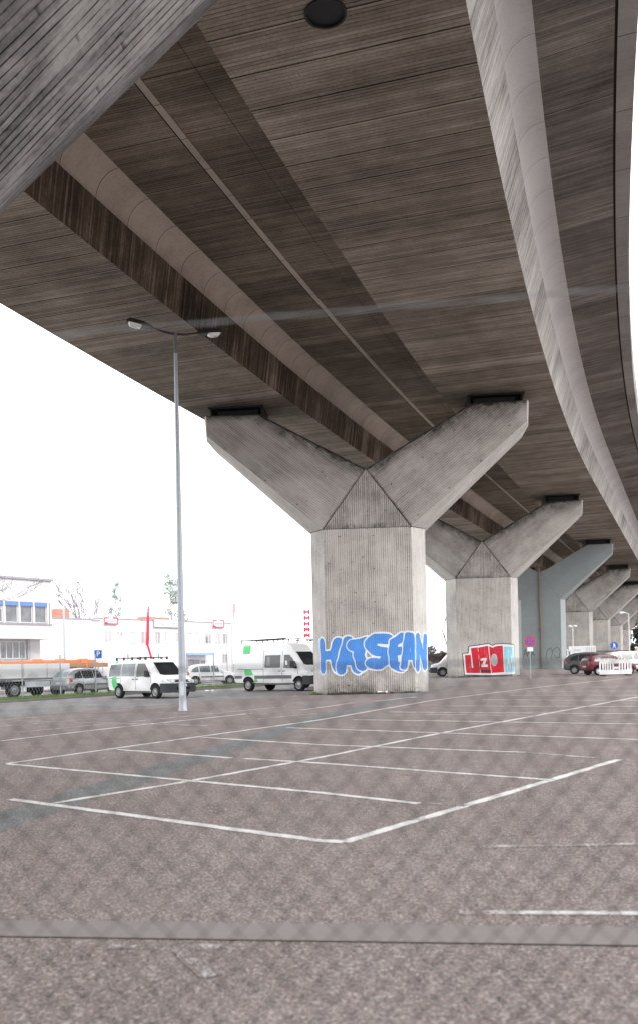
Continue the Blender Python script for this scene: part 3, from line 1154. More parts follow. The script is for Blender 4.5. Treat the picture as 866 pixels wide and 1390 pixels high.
# blue bubble letters: strokes in a 0..1 box per letter
# (strokes, left, right, bottom, top, half width); the strokes run in a unit box between those limits
LET = [
    ([[(.0, 1.0), (.06, .5), (.0, .0)], [(1.0, 1.0), (.74, .52), (.94, .0)], [(.10, .52), (.75, .50)]], -2.56, -1.24, .82, 2.70, .23),
    ([[(.0, .0), (.42, 1.0), (.54, 1.0), (1.0, .0)], [(.25, .30), (.75, .30)]], -1.56, -.38, .78, 2.72, .235),
    ([[(.0, .90), (1.0, 1.0)], [(.50, .92), (.46, .45), (.66, .0)]], -1.02, .12, .90, 2.68, .265),
    ([[(1.0, .98), (.40, 1.0), (.06, .78), (.30, .56), (.80, .46), (.95, .20), (.60, .0), (.10, .02)]], -.28, 1.08, .98, 2.84, .24),
    ([[(1.0, 1.0), (.18, .84), (.05, .48), (.15, .10), (1.0, .0)], [(.15, .52), (.85, .56)]], .88, 1.68, .82, 2.82, .20),
    ([[(.0, .0), (.38, 1.0), (.62, 1.0), (1.0, .02)], [(.25, .32), (.80, .32)]], 1.42, 2.36, .92, 2.86, .165),
    ([[(.0, .0), (.06, 1.0), (.88, .04), (.98, 1.0)]], 2.20, 3.17, .82, 2.82, .165),
]


def blue_fields(X_, Y_):
    Wf = np.full(X_.shape, 1e9)
    Bf = np.full(X_.shape, 1e9)
    wob = .018 * np.sin(7.3 * X_ + 2 * Y_) + .014 * np.sin(11 * Y_ - 5 * X_)
    for strokes, xl, xr, zl, zh, r in LET:
        d = np.full(X_.shape, 1e9)
        for s_ in strokes:
            pts = [(xl + r * .9 + a_ * (xr - xl - 1.8 * r), zl + .17 + r + b_ * (zh - zl - .2 - 2 * r)) for a_, b_ in s_]
            d = np.minimum(d, seg_dist(X_, Y_, pts))
        d = d + wob
        Bf = np.maximum(Bf, -(d - r - .055))
        Bf = np.minimum(Bf, d - r)
        Wf = np.minimum(Wf, d - r - .075)
    return Wf, Bf


col1 = PIERS[1][1]
spray([(lambda X_, Y_: blue_fields(X_, Y_)[0], M['g_white'], .004), (lambda X_, Y_: blue_fields(X_, Y_)[1], M['g_blue'], .008)],
      col1, .55, 3.05, -2.85, 3.2, .03, 'graffiti', 'blue bubble letters outlined in white')

# red piece: panels with white cut-outs, pale blue panel at its right
RP = [[(-1.52, .55), (-1.62, 2.02), (-1.12, 2.04), (-1.05, .98), (-.92, .96), (-1.10, 2.58), (-.52, 2.66), (-.36, .52)],
      [(-.32, .52), (-.48, 2.62), (.36, 2.76), (.58, .46)],
      [(.62, .50), (.44, 2.72), (.75, 2.58), (1.02, 2.70), (1.60, 2.74), (1.66, .55)]]
CP = [(1.70, .55), (1.66, 2.66), (2.62, 2.62), (2.70, .50)]
OUT = [(-1.62, .44), (-1.74, 2.12), (-1.26, 2.14), (-1.22, 2.68), (-.5, 2.76), (.40, 2.88), (.76, 2.70), (1.0, 2.82), (1.70, 2.84), (2.72, 2.72), (2.80, .40), (.6, .36)]


def unmap(X_, Y_):
    return (X_ + 1.48) / .887 - 1.62, (Y_ - .27) / .92 + .5


def red_f(X_, Y_):
    X_, Y_ = unmap(X_, Y_)
    F = np.full(X_.shape, 1e9)
    for p in RP:
        F = np.minimum(F, poly_field(X_, Y_, p))
    z = np.minimum(seg_dist(X_, Y_, [(-.22, 1.62), (.12, 1.66), (.02, 1.36), (-.16, 1.10), (.22, 1.12)]) - .10, 1e9)
    o_ = np.hypot((X_ - .86) / .27, (Y_ - 1.58) / .50) - 1
    return np.maximum(np.maximum(F, -z), -(o_ * .3))


def cut_f(X_, Y_):
    X_, Y_ = unmap(X_, Y_)
    return (np.hypot((X_ - .86) / .25, (Y_ - 1.58) / .47) - 1) * .3


def cyan_marks(X_, Y_):
    X_, Y_ = unmap(X_, Y_)
    a_ = seg_dist(X_, Y_, [(1.95, .8), (2.05, 1.7), (2.18, .85), (2.34, 1.9), (2.4, .7)]) - .035
    return np.minimum(a_, np.hypot(X_ - 2.1, (Y_ - 2.25)) - .07)


def red_shadow(X_, Y_):
    X_, Y_ = unmap(X_, Y_)
    return poly_field(X_, Y_, [(-.24, .58), (-.26, .80), (.5, .78), (.54, .56)])


col2 = PIERS[2][1]
spray([(lambda X_, Y_: poly_field(*unmap(X_, Y_), OUT) - .10, M['g_dark'], .004), (lambda X_, Y_: poly_field(*unmap(X_, Y_), OUT) - .03, M['g_white'], .008),
       (red_f, M['g_red'], .012), (lambda X_, Y_: poly_field(*unmap(X_, Y_), CP), M['g_cyan'], .012), (cut_f, M['g_grey'], .012),
       (cyan_marks, M['g_white'], .016), (red_shadow, M['g_dark'], .016)],
      col2, .1, 2.7, -1.75, 2.7, .04, 'graffiti', 'red letter panels with white cut-outs and a pale blue panel')

TAGS = [[(-1.9, 1.2), (-1.7, 2.1), (-1.5, 1.3), (-1.3, 2.0), (-1.1, 1.2), (-.95, 1.9), (-.7, 1.3)], [(-1.9, 1.6), (-1.3, 1.75), (-.7, 1.5)],
        [(.4, 1.1), (.55, 1.9), (.9, 2.2), (1.1, 1.8), (1.0, 1.1)], [(1.1, 1.8), (1.2, 2.0), (1.6, 2.25), (1.9, 1.9), (1.8, 1.2), (1.5, 1.1), (1.3, 1.4)], [(-2.0, .8), (-1.2, .7), (-.6, .95)]]


def tag_f(X_, Y_):
    F = np.full(X_.shape, 1e9)
    for p in TAGS:
        F = np.minimum(F, seg_dist(X_, Y_, p) - .05)
    return F


for ts in (TAGS[:2], TAGS[2:4]):
    def tag_g(X_, Y_, ts=ts):
        F = np.full(X_.shape, 1e9)
        for p in ts:
            F = np.minimum(F, seg_dist(X_, Y_, p) - .03)
        return F
    spray([(tag_g, M['g_tag'], .004)], PIERS[3][1], .5, 2.7, -2.0, 2.0, .03, 'graffiti', 'thin dark scribbled tag')
# ------------------------------------------------------------------ lamps
def luminaire(parent, at, direction, L=.78, w=.15, mat='dark_metal'):
    """flat lamp head along a direction, glass bowl under its outer half"""
    d = Vector(direction).normalized()
    s_ = d.cross(Vector((0, 0, 1))).normalized()
    u_ = s_.cross(d)
    p0 = Vector(at)
    def ring(t, hw, zt_, zb_):
        c = p0 + d * t
        return [c + s_ * hw + u_ * zb_, c + s_ * hw * .75 + u_ * zt_, c - s_ * hw * .75 + u_ * zt_, c - s_ * hw + u_ * zb_]
    rg = [ring(0, .05, .05, -.04), ring(.16 * L, w * .6, .08, -.05), ring(.45 * L, w, .10, -.06), ring(.9 * L, w * .95, .09, -.06), ring(L, w * .6, .04, -.05)]
    mb_ = MB()
    for a_, b_ in zip(rg[:-1], rg[1:]):
        for k in range(4):
            mb_.poly([a_[k], a_[(k + 1) % 4], b_[(k + 1) % 4], b_[k]])
    mb_.poly(rg[0])
    mb_.poly(rg[-1])
    h = mb_.build('lamp_head', M[mat], parent, smooth=50)
    mb_ = MB()
    rg = []
    for t, hw, dz in ((.42, .7, -.06), (.46, .86, -.12), (.62, .9, -.16), (.84, .86, -.14), (.93, .7, -.06)):
        c = p0 + d * (t * L)
        rg.append([c + s_ * hw * w + u_ * -.055, c + s_ * hw * w * .7 + u_ * dz, c - s_ * hw * w * .7 + u_ * dz, c - s_ * hw * w + u_ * -.055])
    for a_, b_ in zip(rg[:-1], rg[1:]):
        for k in range(3):
            mb_.poly([a_[k], a_[k + 1], b_[k + 1], b_[k]])
    mb_.poly(rg[0])
    mb_.poly(rg[-1])
    mb_.build('lamp_glass', M['lens'], h, smooth=50)
    return h


lx, ly = -4.85, 32.09
lamp = thing('street_lamp', 'tall galvanised lamp post with two heads standing alone in the car park', 'street lamp', (lx, ly, gz(lx, ly)))
g0 = gz(lx, ly)
H = 13.45 - g0
mb = MB()
mb.tube([(0, 0, -.1), (0, 0, 3.2), (.01, 0, 8), (.02, 0, H)], [.135, .115, .09, .06], 14)
mb.lathe([(.165, 0), (.165, .04), (.145, .07), (.137, .4)], 14, 'z')
mb.build('pole', M['galv'], lamp, smooth=True)
mb = MB()
mb.tube([(.02, 0, H - .55), (.02, 0, H + .14)], .068, 12)
mb.tube([(.02, 0, H - .60), (.02, 0, H - .54)], .085, 12)
mb.build('collar', M['trim'], lamp, smooth=True)
ad = Vector((-.93, -.37, 0)).normalized()
for sg in (1, -1):
    q = ad * sg
    mb = MB()
    mb.tube([(.02, 0, H + .08), tuple(Vector((.02, 0, H + .12)) + q * .4), tuple(Vector((.02, 0, H + .24)) + q * .86)], [.045, .04, .035], 8)
    mb.build('arm', M['dark_metal'], lamp, smooth=True)
    luminaire(lamp, tuple(Vector((.02, 0, H + .22)) + q * .80), (q.x, q.y, .16), .92, .19)
mb = MB()
mb.box(-.06, .06, -.143, -.11, .55, 1.05)
mb.build('door', M['galv_pale'], lamp, bevel=.01)


def slim_lamp(label, x, y, h, adir, mat, arm=.9, group='slim lamp posts in the background', two=False):
    r_ = thing('street_lamp', label, 'street lamp', (x, y, gz(x, y)), 0, group)
    m_ = MB()
    m_.tube([(0, 0, -.1), (0, 0, h * .5), (0, 0, h)], [.10, .08, .055], 8)
    m_.build('pole', mat, r_, smooth=True)
    for sg_ in ((1, -1) if two else (1,)):
        d_ = Vector((*adir, 0)).normalized() * sg_
        m_ = MB()
        m_.tube([(0, 0, h - .05), tuple(Vector((0, 0, h + .08)) + d_ * arm)], .04, 6)
        m_.build('arm', mat, r_)
        luminaire(r_, tuple(Vector((0, 0, h + .08)) + d_ * arm), (d_.x, d_.y, .08), .6, .11, 'galv_pale')
    return r_


slim_lamp('pale slim lamp post rising in front of the blank white wall', -19.7, 70.2, 10.0, (-.6, -.8), M['galv_pale'])
slim_lamp('very tall pale lamp post with a pink pennant beside the high roofed white van', -8.72, 91.4, 13.4, (-.8, .2), M['galv_pale'])
slim_lamp('short grey lamp post at the right edge behind the white plastic barrier', 30.9, 90.0, 5.35, (-1, 0), M['galv_pale'], .35)
tl = thing('street_lamp', 'lamp with two white globes just right of the blue grey pier', 'street lamp', (23.9, 85.0, gz(23.9, 85)))
mb = MB()
mb.tube([(0, 0, -.1), (0, 0, 4.15)], .05, 8)
mb.tube([(-.28, 0, 4.0), (-.1, 0, 4.12), (.1, 0, 4.12), (.28, 0, 4.0)], .03, 6)
mb.build('pole', M['galv_pale'], tl, smooth=True)
for sx in (-.24, .24):
    mb = MB()
    mb.lathe([(.01, 4.05), (.10, 4.06), (.17, 4.12), (.17, 4.18), (.10, 4.25), (.01, 4.27)], 12, 'z', c=(sx, 0, -.05))
    mb.build('globe', M['white'], tl, smooth=True)

# pennant hanging on the tall lamp post
pz = gz(-8.7, 91.4)
mb = MB()
c0 = [(.10, 0, 7.7), (.48, .05, 7.6), (.40, .10, 6.9), (.25, .06, 6.2), (.12, 0, 5.4)]
mb.poly(c0)
fl_ = mb.build('pennant', M['pink'], None, loc=(-8.7, 91.4, pz))
tag(fl_, 'pale pink pennant hanging limp on the tall lamp post', 'flag')


# ------------------------------------------------------------------ vehicles (x forward, y left, z up)
def ring_pts(x, zb, w, zl, wl, zr, wr, r):
    zl = min(zl, zr - .06)
    half = [(0, zb), (w * .82, zb), (w * .985, zb + .10), (w * 1.005, (zb + zl) * .52 + .02), (wl, zl),
            ((wl + wr) / 2 + .02, zl + (zr - r - zl) * .52), (wr, zr - r), (wr - r * .45, zr - r * .22), (wr - r * 1.3, zr), (0, zr + .015)]
    L = [(x, y, z) for y, z in half]
    return L + [(x, -y, z) for y, z in half[-2:0:-1]]


def body_mesh(stations):
    mb_ = MB()
    rings = [ring_pts(*s_) for s_ in stations]
    n_ = len(rings[0])
    for a_, b_ in zip(rings[:-1], rings[1:]):
        for k in range(n_):
            mb_.poly([a_[k], a_[(k + 1) % n_], b_[(k + 1) % n_], b_[k]])
    mb_.poly(rings[0])
    mb_.poly(rings[-1])
    return mb_


DIRS = {'L': (Vector((0, -1, 0)), lambda a, b: Vector((a, 5, b))), 'R': (Vector((0, 1, 0)), lambda a, b: Vector((a, -5, b))),
        'F': (Vector((-1, 0, 0)), lambda a, b: Vector((9, a, b))), 'B': (Vector((1, 0, 0)), lambda a, b: Vector((-9, a, b))),
        'T': (Vector((0, 0, -1)), lambda a, b: Vector((a, b, 9)))}


def decal(bvh, pts, side, name, mat, parent, lift=.006, maxlen=.16):
    """a panel that follows the body: polygon drawn from one side, laid on the surface"""
    d, org = DIRS[side]
    bm = bmesh.new()
    vs = [bm.verts.new((p[0], p[1], 0)) for p in pts]
    bm.faces.new(vs)
    bmesh.ops.triangulate(bm, faces=bm.faces[:])
    for _ in range(4):
        es = [e for e in bm.edges if e.calc_length() > maxlen]
        if not es:
            break
        bmesh.ops.subdivide_edges(bm, edges=es, cuts=1)
        bmesh.ops.triangulate(bm, faces=bm.faces[:])
    for v in bm.verts:
        o_ = org(v.co.x, v.co.y)
        hit = bvh.ray_cast(o_, d)
        if hit[0] is None:
            near = bvh.find_nearest(o_ + d * (8 if side in 'FB' else 4))
            p_ = Vector(near[0])
            v.co = p_ - d * lift
        else:
            v.co = hit[0] - d * lift
    bmesh.ops.recalc_face_normals(bm, faces=bm.faces)
    for f in bm.faces:
        f.smooth = True
        if f.normal.dot(d) > 0:
            f.normal_flip()
    me = bpy.data.meshes.new(name)
    bm.to_mesh(me)
    bm.free()
    me.materials.append(mat)
    o = bpy.data.objects.new(name, me)
    COL.objects.link(o)
    o.parent = parent
    return o


def both(bvh, pts, name, mat, parent, lift=.006):
    return [decal(bvh, pts, s_, name, mat, parent, lift) for s_ in 'LR']


def circle(cx_, cz_, r, a0=0, a1=360, n=20):
    return [(cx_ + r * math.cos(math.radians(a0 + (a1 - a0) * k / n)), cz_ + r * math.sin(math.radians(a0 + (a1 - a0) * k / n))) for k in range(n + (a1 - a0 < 360))]


def wheel(parent, x, y, r, w, hub=True, rimmat='rim'):
    sg = 1 if y > 0 else -1
    mb_ = MB()
    mb_.lathe([(r * .60, -w / 2), (r * .9, -w / 2), (r, -w * .36), (r, w * .36), (r * .9, w / 2), (r * .62, w / 2), (r * .60, w * .38), (.02, w * .36)], 24, 'y')
    wl = mb_.build('wheel', M['tyre'], parent, smooth=True)
    wl.location = (x, y, r)
    if sg < 0:
        wl.rotation_euler = (0, 0, PI)
    mb_ = MB()
    mb_.lathe([(r * .63, w * .44), (r * .60, w * .48), (r * .52, w * .40), (r * .34, w * .44), (r * .22, w * .50), (r * .14, w * .52), (.01, w * .52)], 20, 'y')
    rm = mb_.build('rim', M[rimmat], wl, smooth=True)
    mb_ = MB()
    mb_.lathe([(r * .50, w * .412), (r * .43, w * .43), (r * .36, w * .446)], 20, 'y')
    mb_.build('rim_slots', M['trim'], rm)
    return wl


def mirror_part(parent, x, y, z, mat, s=1.0):
    sg = 1 if y > 0 else -1
    mb_ = MB()
    mb_.tube([(x, y - sg * .12, z - .06), (x, y, z - .04)], .03 * s, 6)
    mb_.box(x - .07 * s, x + .07 * s, y - .03 * s, y + .10 * s * sg if sg > 0 else y + .03 * s, z - .12 * s, z + .14 * s) if sg > 0 else mb_.box(x - .07 * s, x + .07 * s, y - .10 * s, y + .03 * s, z - .12 * s, z + .14 * s)
    return mb_.build('mirror', mat, parent, bevel=.03)


def bvh_of(mb_):
    return BVHTree.FromPolygons([Vector(v) for v in mb_.v], mb_.f)


def line_pts(a, b, w=.012):
    d = Vector((b[0] - a[0], b[1] - a[1])).normalized()
    n_ = Vector((-d.y, d.x)) * w
    return [(a[0] + n_.x, a[1] + n_.y), (b[0] + n_.x, b[1] + n_.y), (b[0] - n_.x, b[1] - n_.y), (a[0] - n_.x, a[1] - n_.y)]


def make_small_van(label, loc, rz, stripe=True, group='parked white vans'):
    root = thing('parked_van', label, 'van', (*loc, gz(*loc)), rz, group)
    S = [(-2.44, .50, .80, 1.05, .84, 1.78, .68, .12), (-2.40, .40, .88, 1.05, .90, 1.86, .74, .14), (-2.28, .33, .92, 1.05, .94, 1.93, .79, .16), (-1.6, .30, .94, 1.05, .955, 1.965, .81, .17),
         (0, .28, .95, 1.05, .96, 1.97, .815, .17), (.72, .28, .95, 1.05, .96, 1.95, .80, .17), (.95, .28, .95, 1.05, .955, 1.89, .78, .15), (1.28, .28, .95, 1.05, .95, 1.56, .80, .10),
         (1.62, .28, .95, 1.03, .945, 1.22, .83, .06), (1.74, .28, .95, 1.0, .94, 1.12, .84, .06), (2.05, .30, .94, .94, .925, 1.05, .80, .06), (2.30, .32, .90, .88, .88, .97, .72, .07),
         (2.42, .34, .84, .82, .80, .88, .62, .07), (2.46, .38, .76, .70, .72, .78, .55, .08)]
    mb_ = body_mesh(S)
    bv = bvh_of(mb_)
    body = mb_.build('body', M['white_paint'], root, smooth=32)
    both(bv, [(-2.28, 1.12), (-2.22, 1.72), (-1.30, 1.76), (-1.30, 1.12)], 'side_window', M['glass_light'], root)
    both(bv, [(-1.20, 1.12), (-1.20, 1.76), (-.10, 1.77), (-.10, 1.12)], 'side_window', M['glass_light'], root)
    both(bv, [(.04, 1.10), (.04, 1.76), (.62, 1.76), (1.20, 1.14), (1.20, 1.10)], 'side_window', M['glass'], root)
    decal(bv, [(-.70, 1.20), (-.64, 1.80), (.64, 1.80), (.70, 1.20), (.5, 1.16), (-.5, 1.16)], 'F', 'windshield', M['glass'], root)
    decal(bv, [(-.66, 1.12), (-.60, 1.72), (.60, 1.72), (.66, 1.12)], 'B', 'rear_window', M['glass'], root)
    for sg in (1, -1):
        decal(bv, [(sg * .50, .78), (sg * .52, .93), (sg * .74, .95), (sg * .82, .88), (sg * .76, .77)], 'F', 'headlight', M['headlamp'], root, .012)
        decal(bv, [(sg * .70, .80), (sg * .74, 1.35), (sg * .84, 1.35), (sg * .84, .80)], 'B', 'tail_light', M['tail'], root, .01)
    both(bv, [(2.02, .80), (2.02, .90), (2.26, .90), (2.30, .80)], 'headlight', M['headlamp'], root, .010)
    decal(bv, [(-.50, .79), (-.48, .92), (.48, .92), (.50, .79)], 'F', 'grille', M['plastic'], root, .01)
    # dark bumper wrapping round the nose, rear bumper
    mb2 = MB()
    prof = [(1.95, .99), (2.25, .96), (2.46, .86), (2.53, .60), (2.55, 0), (2.53, -.60), (2.46, -.86), (2.25, -.96), (1.95, -.99)]
    for (xa, ya), (xb, yb) in zip(prof[:-1], prof[1:]):
        mb2.poly([(xa, ya, .30), (xb, yb, .28), (xb + .02, yb, .48), (xb, yb, .74), (xa, ya, .76), (xa + .02, ya, .48)])
    bmp = mb2.build('bumper', M['plastic'], root, smooth=50)
    bq = bvh_of(mb2)
    decal(bq, [(-.42, .44), (-.42, .56), (.42, .56), (.42, .44)], 'F', 'air_intake', M['arch'], bmp, .012)
    pl = decal(bq, [(-.26, .58), (-.26, .69), (.26, .69), (.26, .58)], 'F', 'number_plate', M['plate'], bmp, .016)
    decal(bq, [(.21, .58), (.21, .69), (.26, .69), (.26, .58)], 'F', 'plate_band', M['plate_blue'], pl, .018)
    mb2 = MB()
    mb2.box(-2.52, -2.30, -.90, .90, .36, .58)
    mb2.build('bumper', M['plastic'], root, bevel=.05)
    for x in (1.55, -1.45):
        both(bv, circle(x, .36, .43, -8, 188), 'wheel_arch', M['arch'], root, .004)
        for y in (.86, -.86):
            wheel(root, x, y, .335, .225)
    for a, b in (((-.02, .34), (-.02, 1.86)), ((-1.26, .40), (-1.26, 1.80)), ((1.20, .78), (1.22, 1.12)), ((-2.2, 1.02), (-1.3, 1.02))):
        both(bv, line_pts(a, b), 'panel_gap', M['seamline'], body, .004)
    for x in (.12, -.18):
        both(bv, [(x - .09, .95), (x - .09, .99), (x + .09, .99), (x + .09, .95)], 'door_handle', M['plastic'], root, .02)
    both(bv, [(.9, .30), (.9, .36), (-.95, .36), (-.95, .30)], 'sill', M['trim'], root, .006)
    mirror_part(root, 1.0, 1.02, 1.22, M['plastic'], 1.25)
    mirror_part(root, 1.0, -1.02, 1.22, M['plastic'], 1.25)
    if stripe:
        both(bv, [(-1.95, 1.10), (-2.02, .86), (-1.96, .62), (-1.80, .40), (-1.30, .34), (-1.48, .58), (-1.60, .86), (-1.58, 1.10)], 'stripe', M['green'], root, .0085)
        both(bv, [(-1.95, 1.79), (-1.95, 1.92), (-1.62, 1.92), (-1.62, 1.79)], 'stripe', M['green'], root, .008)
    mb2 = MB()
    for x in (-1.9, -1.3, -.6, .05, .5):
        mb2.tube([(x, -.70, 2.06), (x, .70, 2.06)], .022, 6)
        for y in (-.68, .68):
            mb2.box(x - .05, x + .05, y - .03, y + .03, 1.93, 2.09)
    mb2.build('roof_rack', M['dark_metal'], root)
    for y in (-.36, .36):
        mb2 = MB()
        mb2.box(.42, .56, y - .2, y + .2, 1.0, 1.42)
        mb2.box(.40, .52, y - .1, y + .1, 1.44, 1.62)
        mb2.build('seat', M['seat'], root)
    return root


def make_high_van(label, loc, rz, group='parked white vans'):
    root = thing('parked_van', label, 'van', (*loc, gz(*loc)), rz, group)
    S = [(-2.94, .55, .84, 1.25, .87, 2.50, .72, .12), (-2.90, .45, .92, 1.25, .94, 2.60, .78, .16), (-2.75, .40, .97, 1.25, .98, 2.69, .82, .18), (-1.8, .38, .985, 1.25, .995, 2.73, .84, .2),
         (0, .36, .99, 1.25, 1.0, 2.73, .845, .2), (.85, .36, .99, 1.25, 1.0, 2.69, .83, .2), (1.20, .36, .99, 1.25, .995, 2.55, .80, .18), (1.42, .36, .99, 1.25, .99, 2.26, .80, .12),
         (1.78, .36, .985, 1.25, .98, 1.83, .83, .08), (2.10, .36, .98, 1.22, .97, 1.44, .85, .06), (2.24, .36, .98, 1.16, .965, 1.32, .85, .06), (2.55, .38, .97, 1.08, .94, 1.20, .80, .07),
         (2.80, .40, .92, .98, .89, 1.08, .70, .08), (2.92, .42, .84, .88, .80, .96, .60, .08), (2.95, .46, .76, .78, .72, .86, .52, .08)]
    mb_ = body_mesh(S)
    bv = bvh_of(mb_)
    body = mb_.build('body', M['white_paint'], root, smooth=32)
    both(bv, [(-.55, 1.34), (-.50, 2.0), (.62, 2.0), (.62, 1.30), (-.45, 1.30)], 'side_window', M['glass'], root)
    both(bv, [(-.38, 1.42), (-.38, 1.92), (-.12, 1.92), (-.12, 1.42)], 'window_blind', M['glass_light'], root, .012)
    both(bv, [(.86, 1.28), (.86, 2.0), (1.22, 2.0), (1.62, 1.62), (1.80, 1.30), (1.80, 1.24)], 'side_window', M['glass'], root)
    decal(bv, [(-.74, 1.46), (-.68, 2.16), (.68, 2.16), (.74, 1.46), (.5, 1.42), (-.5, 1.42)], 'F', 'windshield', M['glass'], root)
    for sg in (1, -1):
        decal(bv, [(sg * .52, .94), (sg * .56, 1.16), (sg * .74, 1.18), (sg * .86, 1.02), (sg * .82, .92)], 'F', 'headlight', M['headlamp'], root, .012)
        decal(bv, [(sg * .76, .9), (sg * .78, 1.5), (sg * .88, 1.5), (sg * .88, .9)], 'B', 'tail_light', M['tail'], root, .01)
        decal(bv, [(sg * .05, 1.4), (sg * .05, 2.2), (sg * .66, 2.2), (sg * .70, 1.4)], 'B', 'rear_window', M['glass'], root, .006)
    both(bv, [(2.48, .93), (2.46, 1.12), (2.66, 1.10), (2.80, .93)], 'headlight', M['headlamp'], root, .010)
    gr = decal(bv, [(-.40, .88), (-.46, 1.04), (-.38, 1.10), (.38, 1.10), (.46, 1.04), (.40, .88)], 'F', 'grille', M['plastic'], root, .012)
    decal(bv, [(-.40, .985), (-.40, 1.0), (.40, 1.0), (.40, .985)], 'F', 'grille_bar', M['trim'], gr, .018)
    decal(bv, circle(0, .99, .085), 'F', 'badge', M['rim'], gr, .024, .06)
    mb2 = MB()
    prof = [(2.18, 1.03), (2.55, 1.01), (2.86, .90), (2.98, .62), (3.02, 0), (2.98, -.62), (2.86, -.90), (2.55, -1.01), (2.18, -1.03)]
    for (xa, ya), (xb, yb) in zip(prof[:-1], prof[1:]):
        mb2.poly([(xa, ya, .38), (xb, yb, .36), (xb + .02, yb, .60), (xb, yb, .84), (xa, ya, .86), (xa + .02, ya, .60)])
    bmp = mb2.build('bumper', M['plastic'], root, smooth=50)
    bq = bvh_of(mb2)
    decal(bq, [(-.5, .44), (-.5, .54), (.5, .54), (.5, .44)], 'F', 'air_intake', M['arch'], bmp, .012)
    decal(bq, [(-.26, .58), (-.26, .69), (.26, .69), (.26, .58)], 'F', 'number_plate', M['plate'], bmp, .016)
    mb2 = MB()
    mb2.box(-3.02, -2.80, -.93, .93, .44, .66)
    mb2.build('bumper', M['plastic'], root, bevel=.05)
    for x in (1.90, -1.77):
        both(bv, circle(x, .38, .46, -5, 185), 'wheel_arch', M['arch'], root, .004)
        for y in (.90, -.90):
            wheel(root, x, y, .35, .24)
    both(bv, [(-1.28, .70), (-1.28, .88), (1.42, .88), (1.42, .70)], 'rub_strip', M['trim'], root, .012)
    both(bv, [(-2.85, .72), (-2.85, .88), (-2.24, .88), (-2.24, .72)], 'rub_strip', M['trim'], root, .012)
    for a, b in (((.74, .42), (.74, 2.2)), ((-.62, .50), (-.62, 2.3)), ((1.84, .95), (1.84, 1.26)), ((-2.6, 1.24), (-.62, 1.24))):
        both(bv, line_pts(a, b), 'panel_gap', M['seamline'], body, .004)
    for x in (.88, .56):
        both(bv, [(x - .09, 1.09), (x - .09, 1.13), (x + .09, 1.13), (x + .09, 1.09)], 'door_handle', M['plastic'], root, .02)
    mirror_part(root, 1.62, 1.12, 1.46, M['plastic'], 1.5)
    mirror_part(root, 1.62, -1.12, 1.46, M['plastic'], 1.5)
    both(bv, [(-2.05, 1.22), (-2.0, .90), (-1.36, .90), (-1.52, 1.22)], 'stripe', M['green'], root, .008)
    both(bv, [(-1.32, .68), (-1.30, .5), (-1.05, .42), (-1.10, .68)], 'stripe', M['green'], root, .008)
    both(bv, [(-2.20, 2.12), (-2.20, 2.60), (-1.66, 2.60), (-1.66, 2.12)], 'stripe', M['green'], root, .008)
    mb2 = MB()
    for y in (-.66, .66):
        mb2.tube([(-2.6, y, 2.88), (.75, y, 2.92)], .028, 6)
    for x in (-2.5, -1.7, -.9, -.1, .6):
        mb2.tube([(x, -.72, 2.90), (x, .72, 2.90)], .022, 6)
        for y in (-.66, .66):
            mb2.tube([(x, y, 2.66), (x, y, 2.9)], .028, 6)
    mb2.build('roof_rack', M['dark_metal'], root)
    mb2 = MB()
    mb2.tube([(1.0, .1, 2.62), (.93, .1, 2.82)], .014, 5)
    mb2.build('aerial', M['dark_metal'], root)
    for y in (-.40, .40):
        mb2 = MB()
        mb2.box(.92, 1.06, y - .22, y + .22, 1.2, 1.72)
        mb2.box(.90, 1.02, y - .1, y + .1, 1.74, 1.92)
        mb2.build('seat', M['seat'], root)
    return root


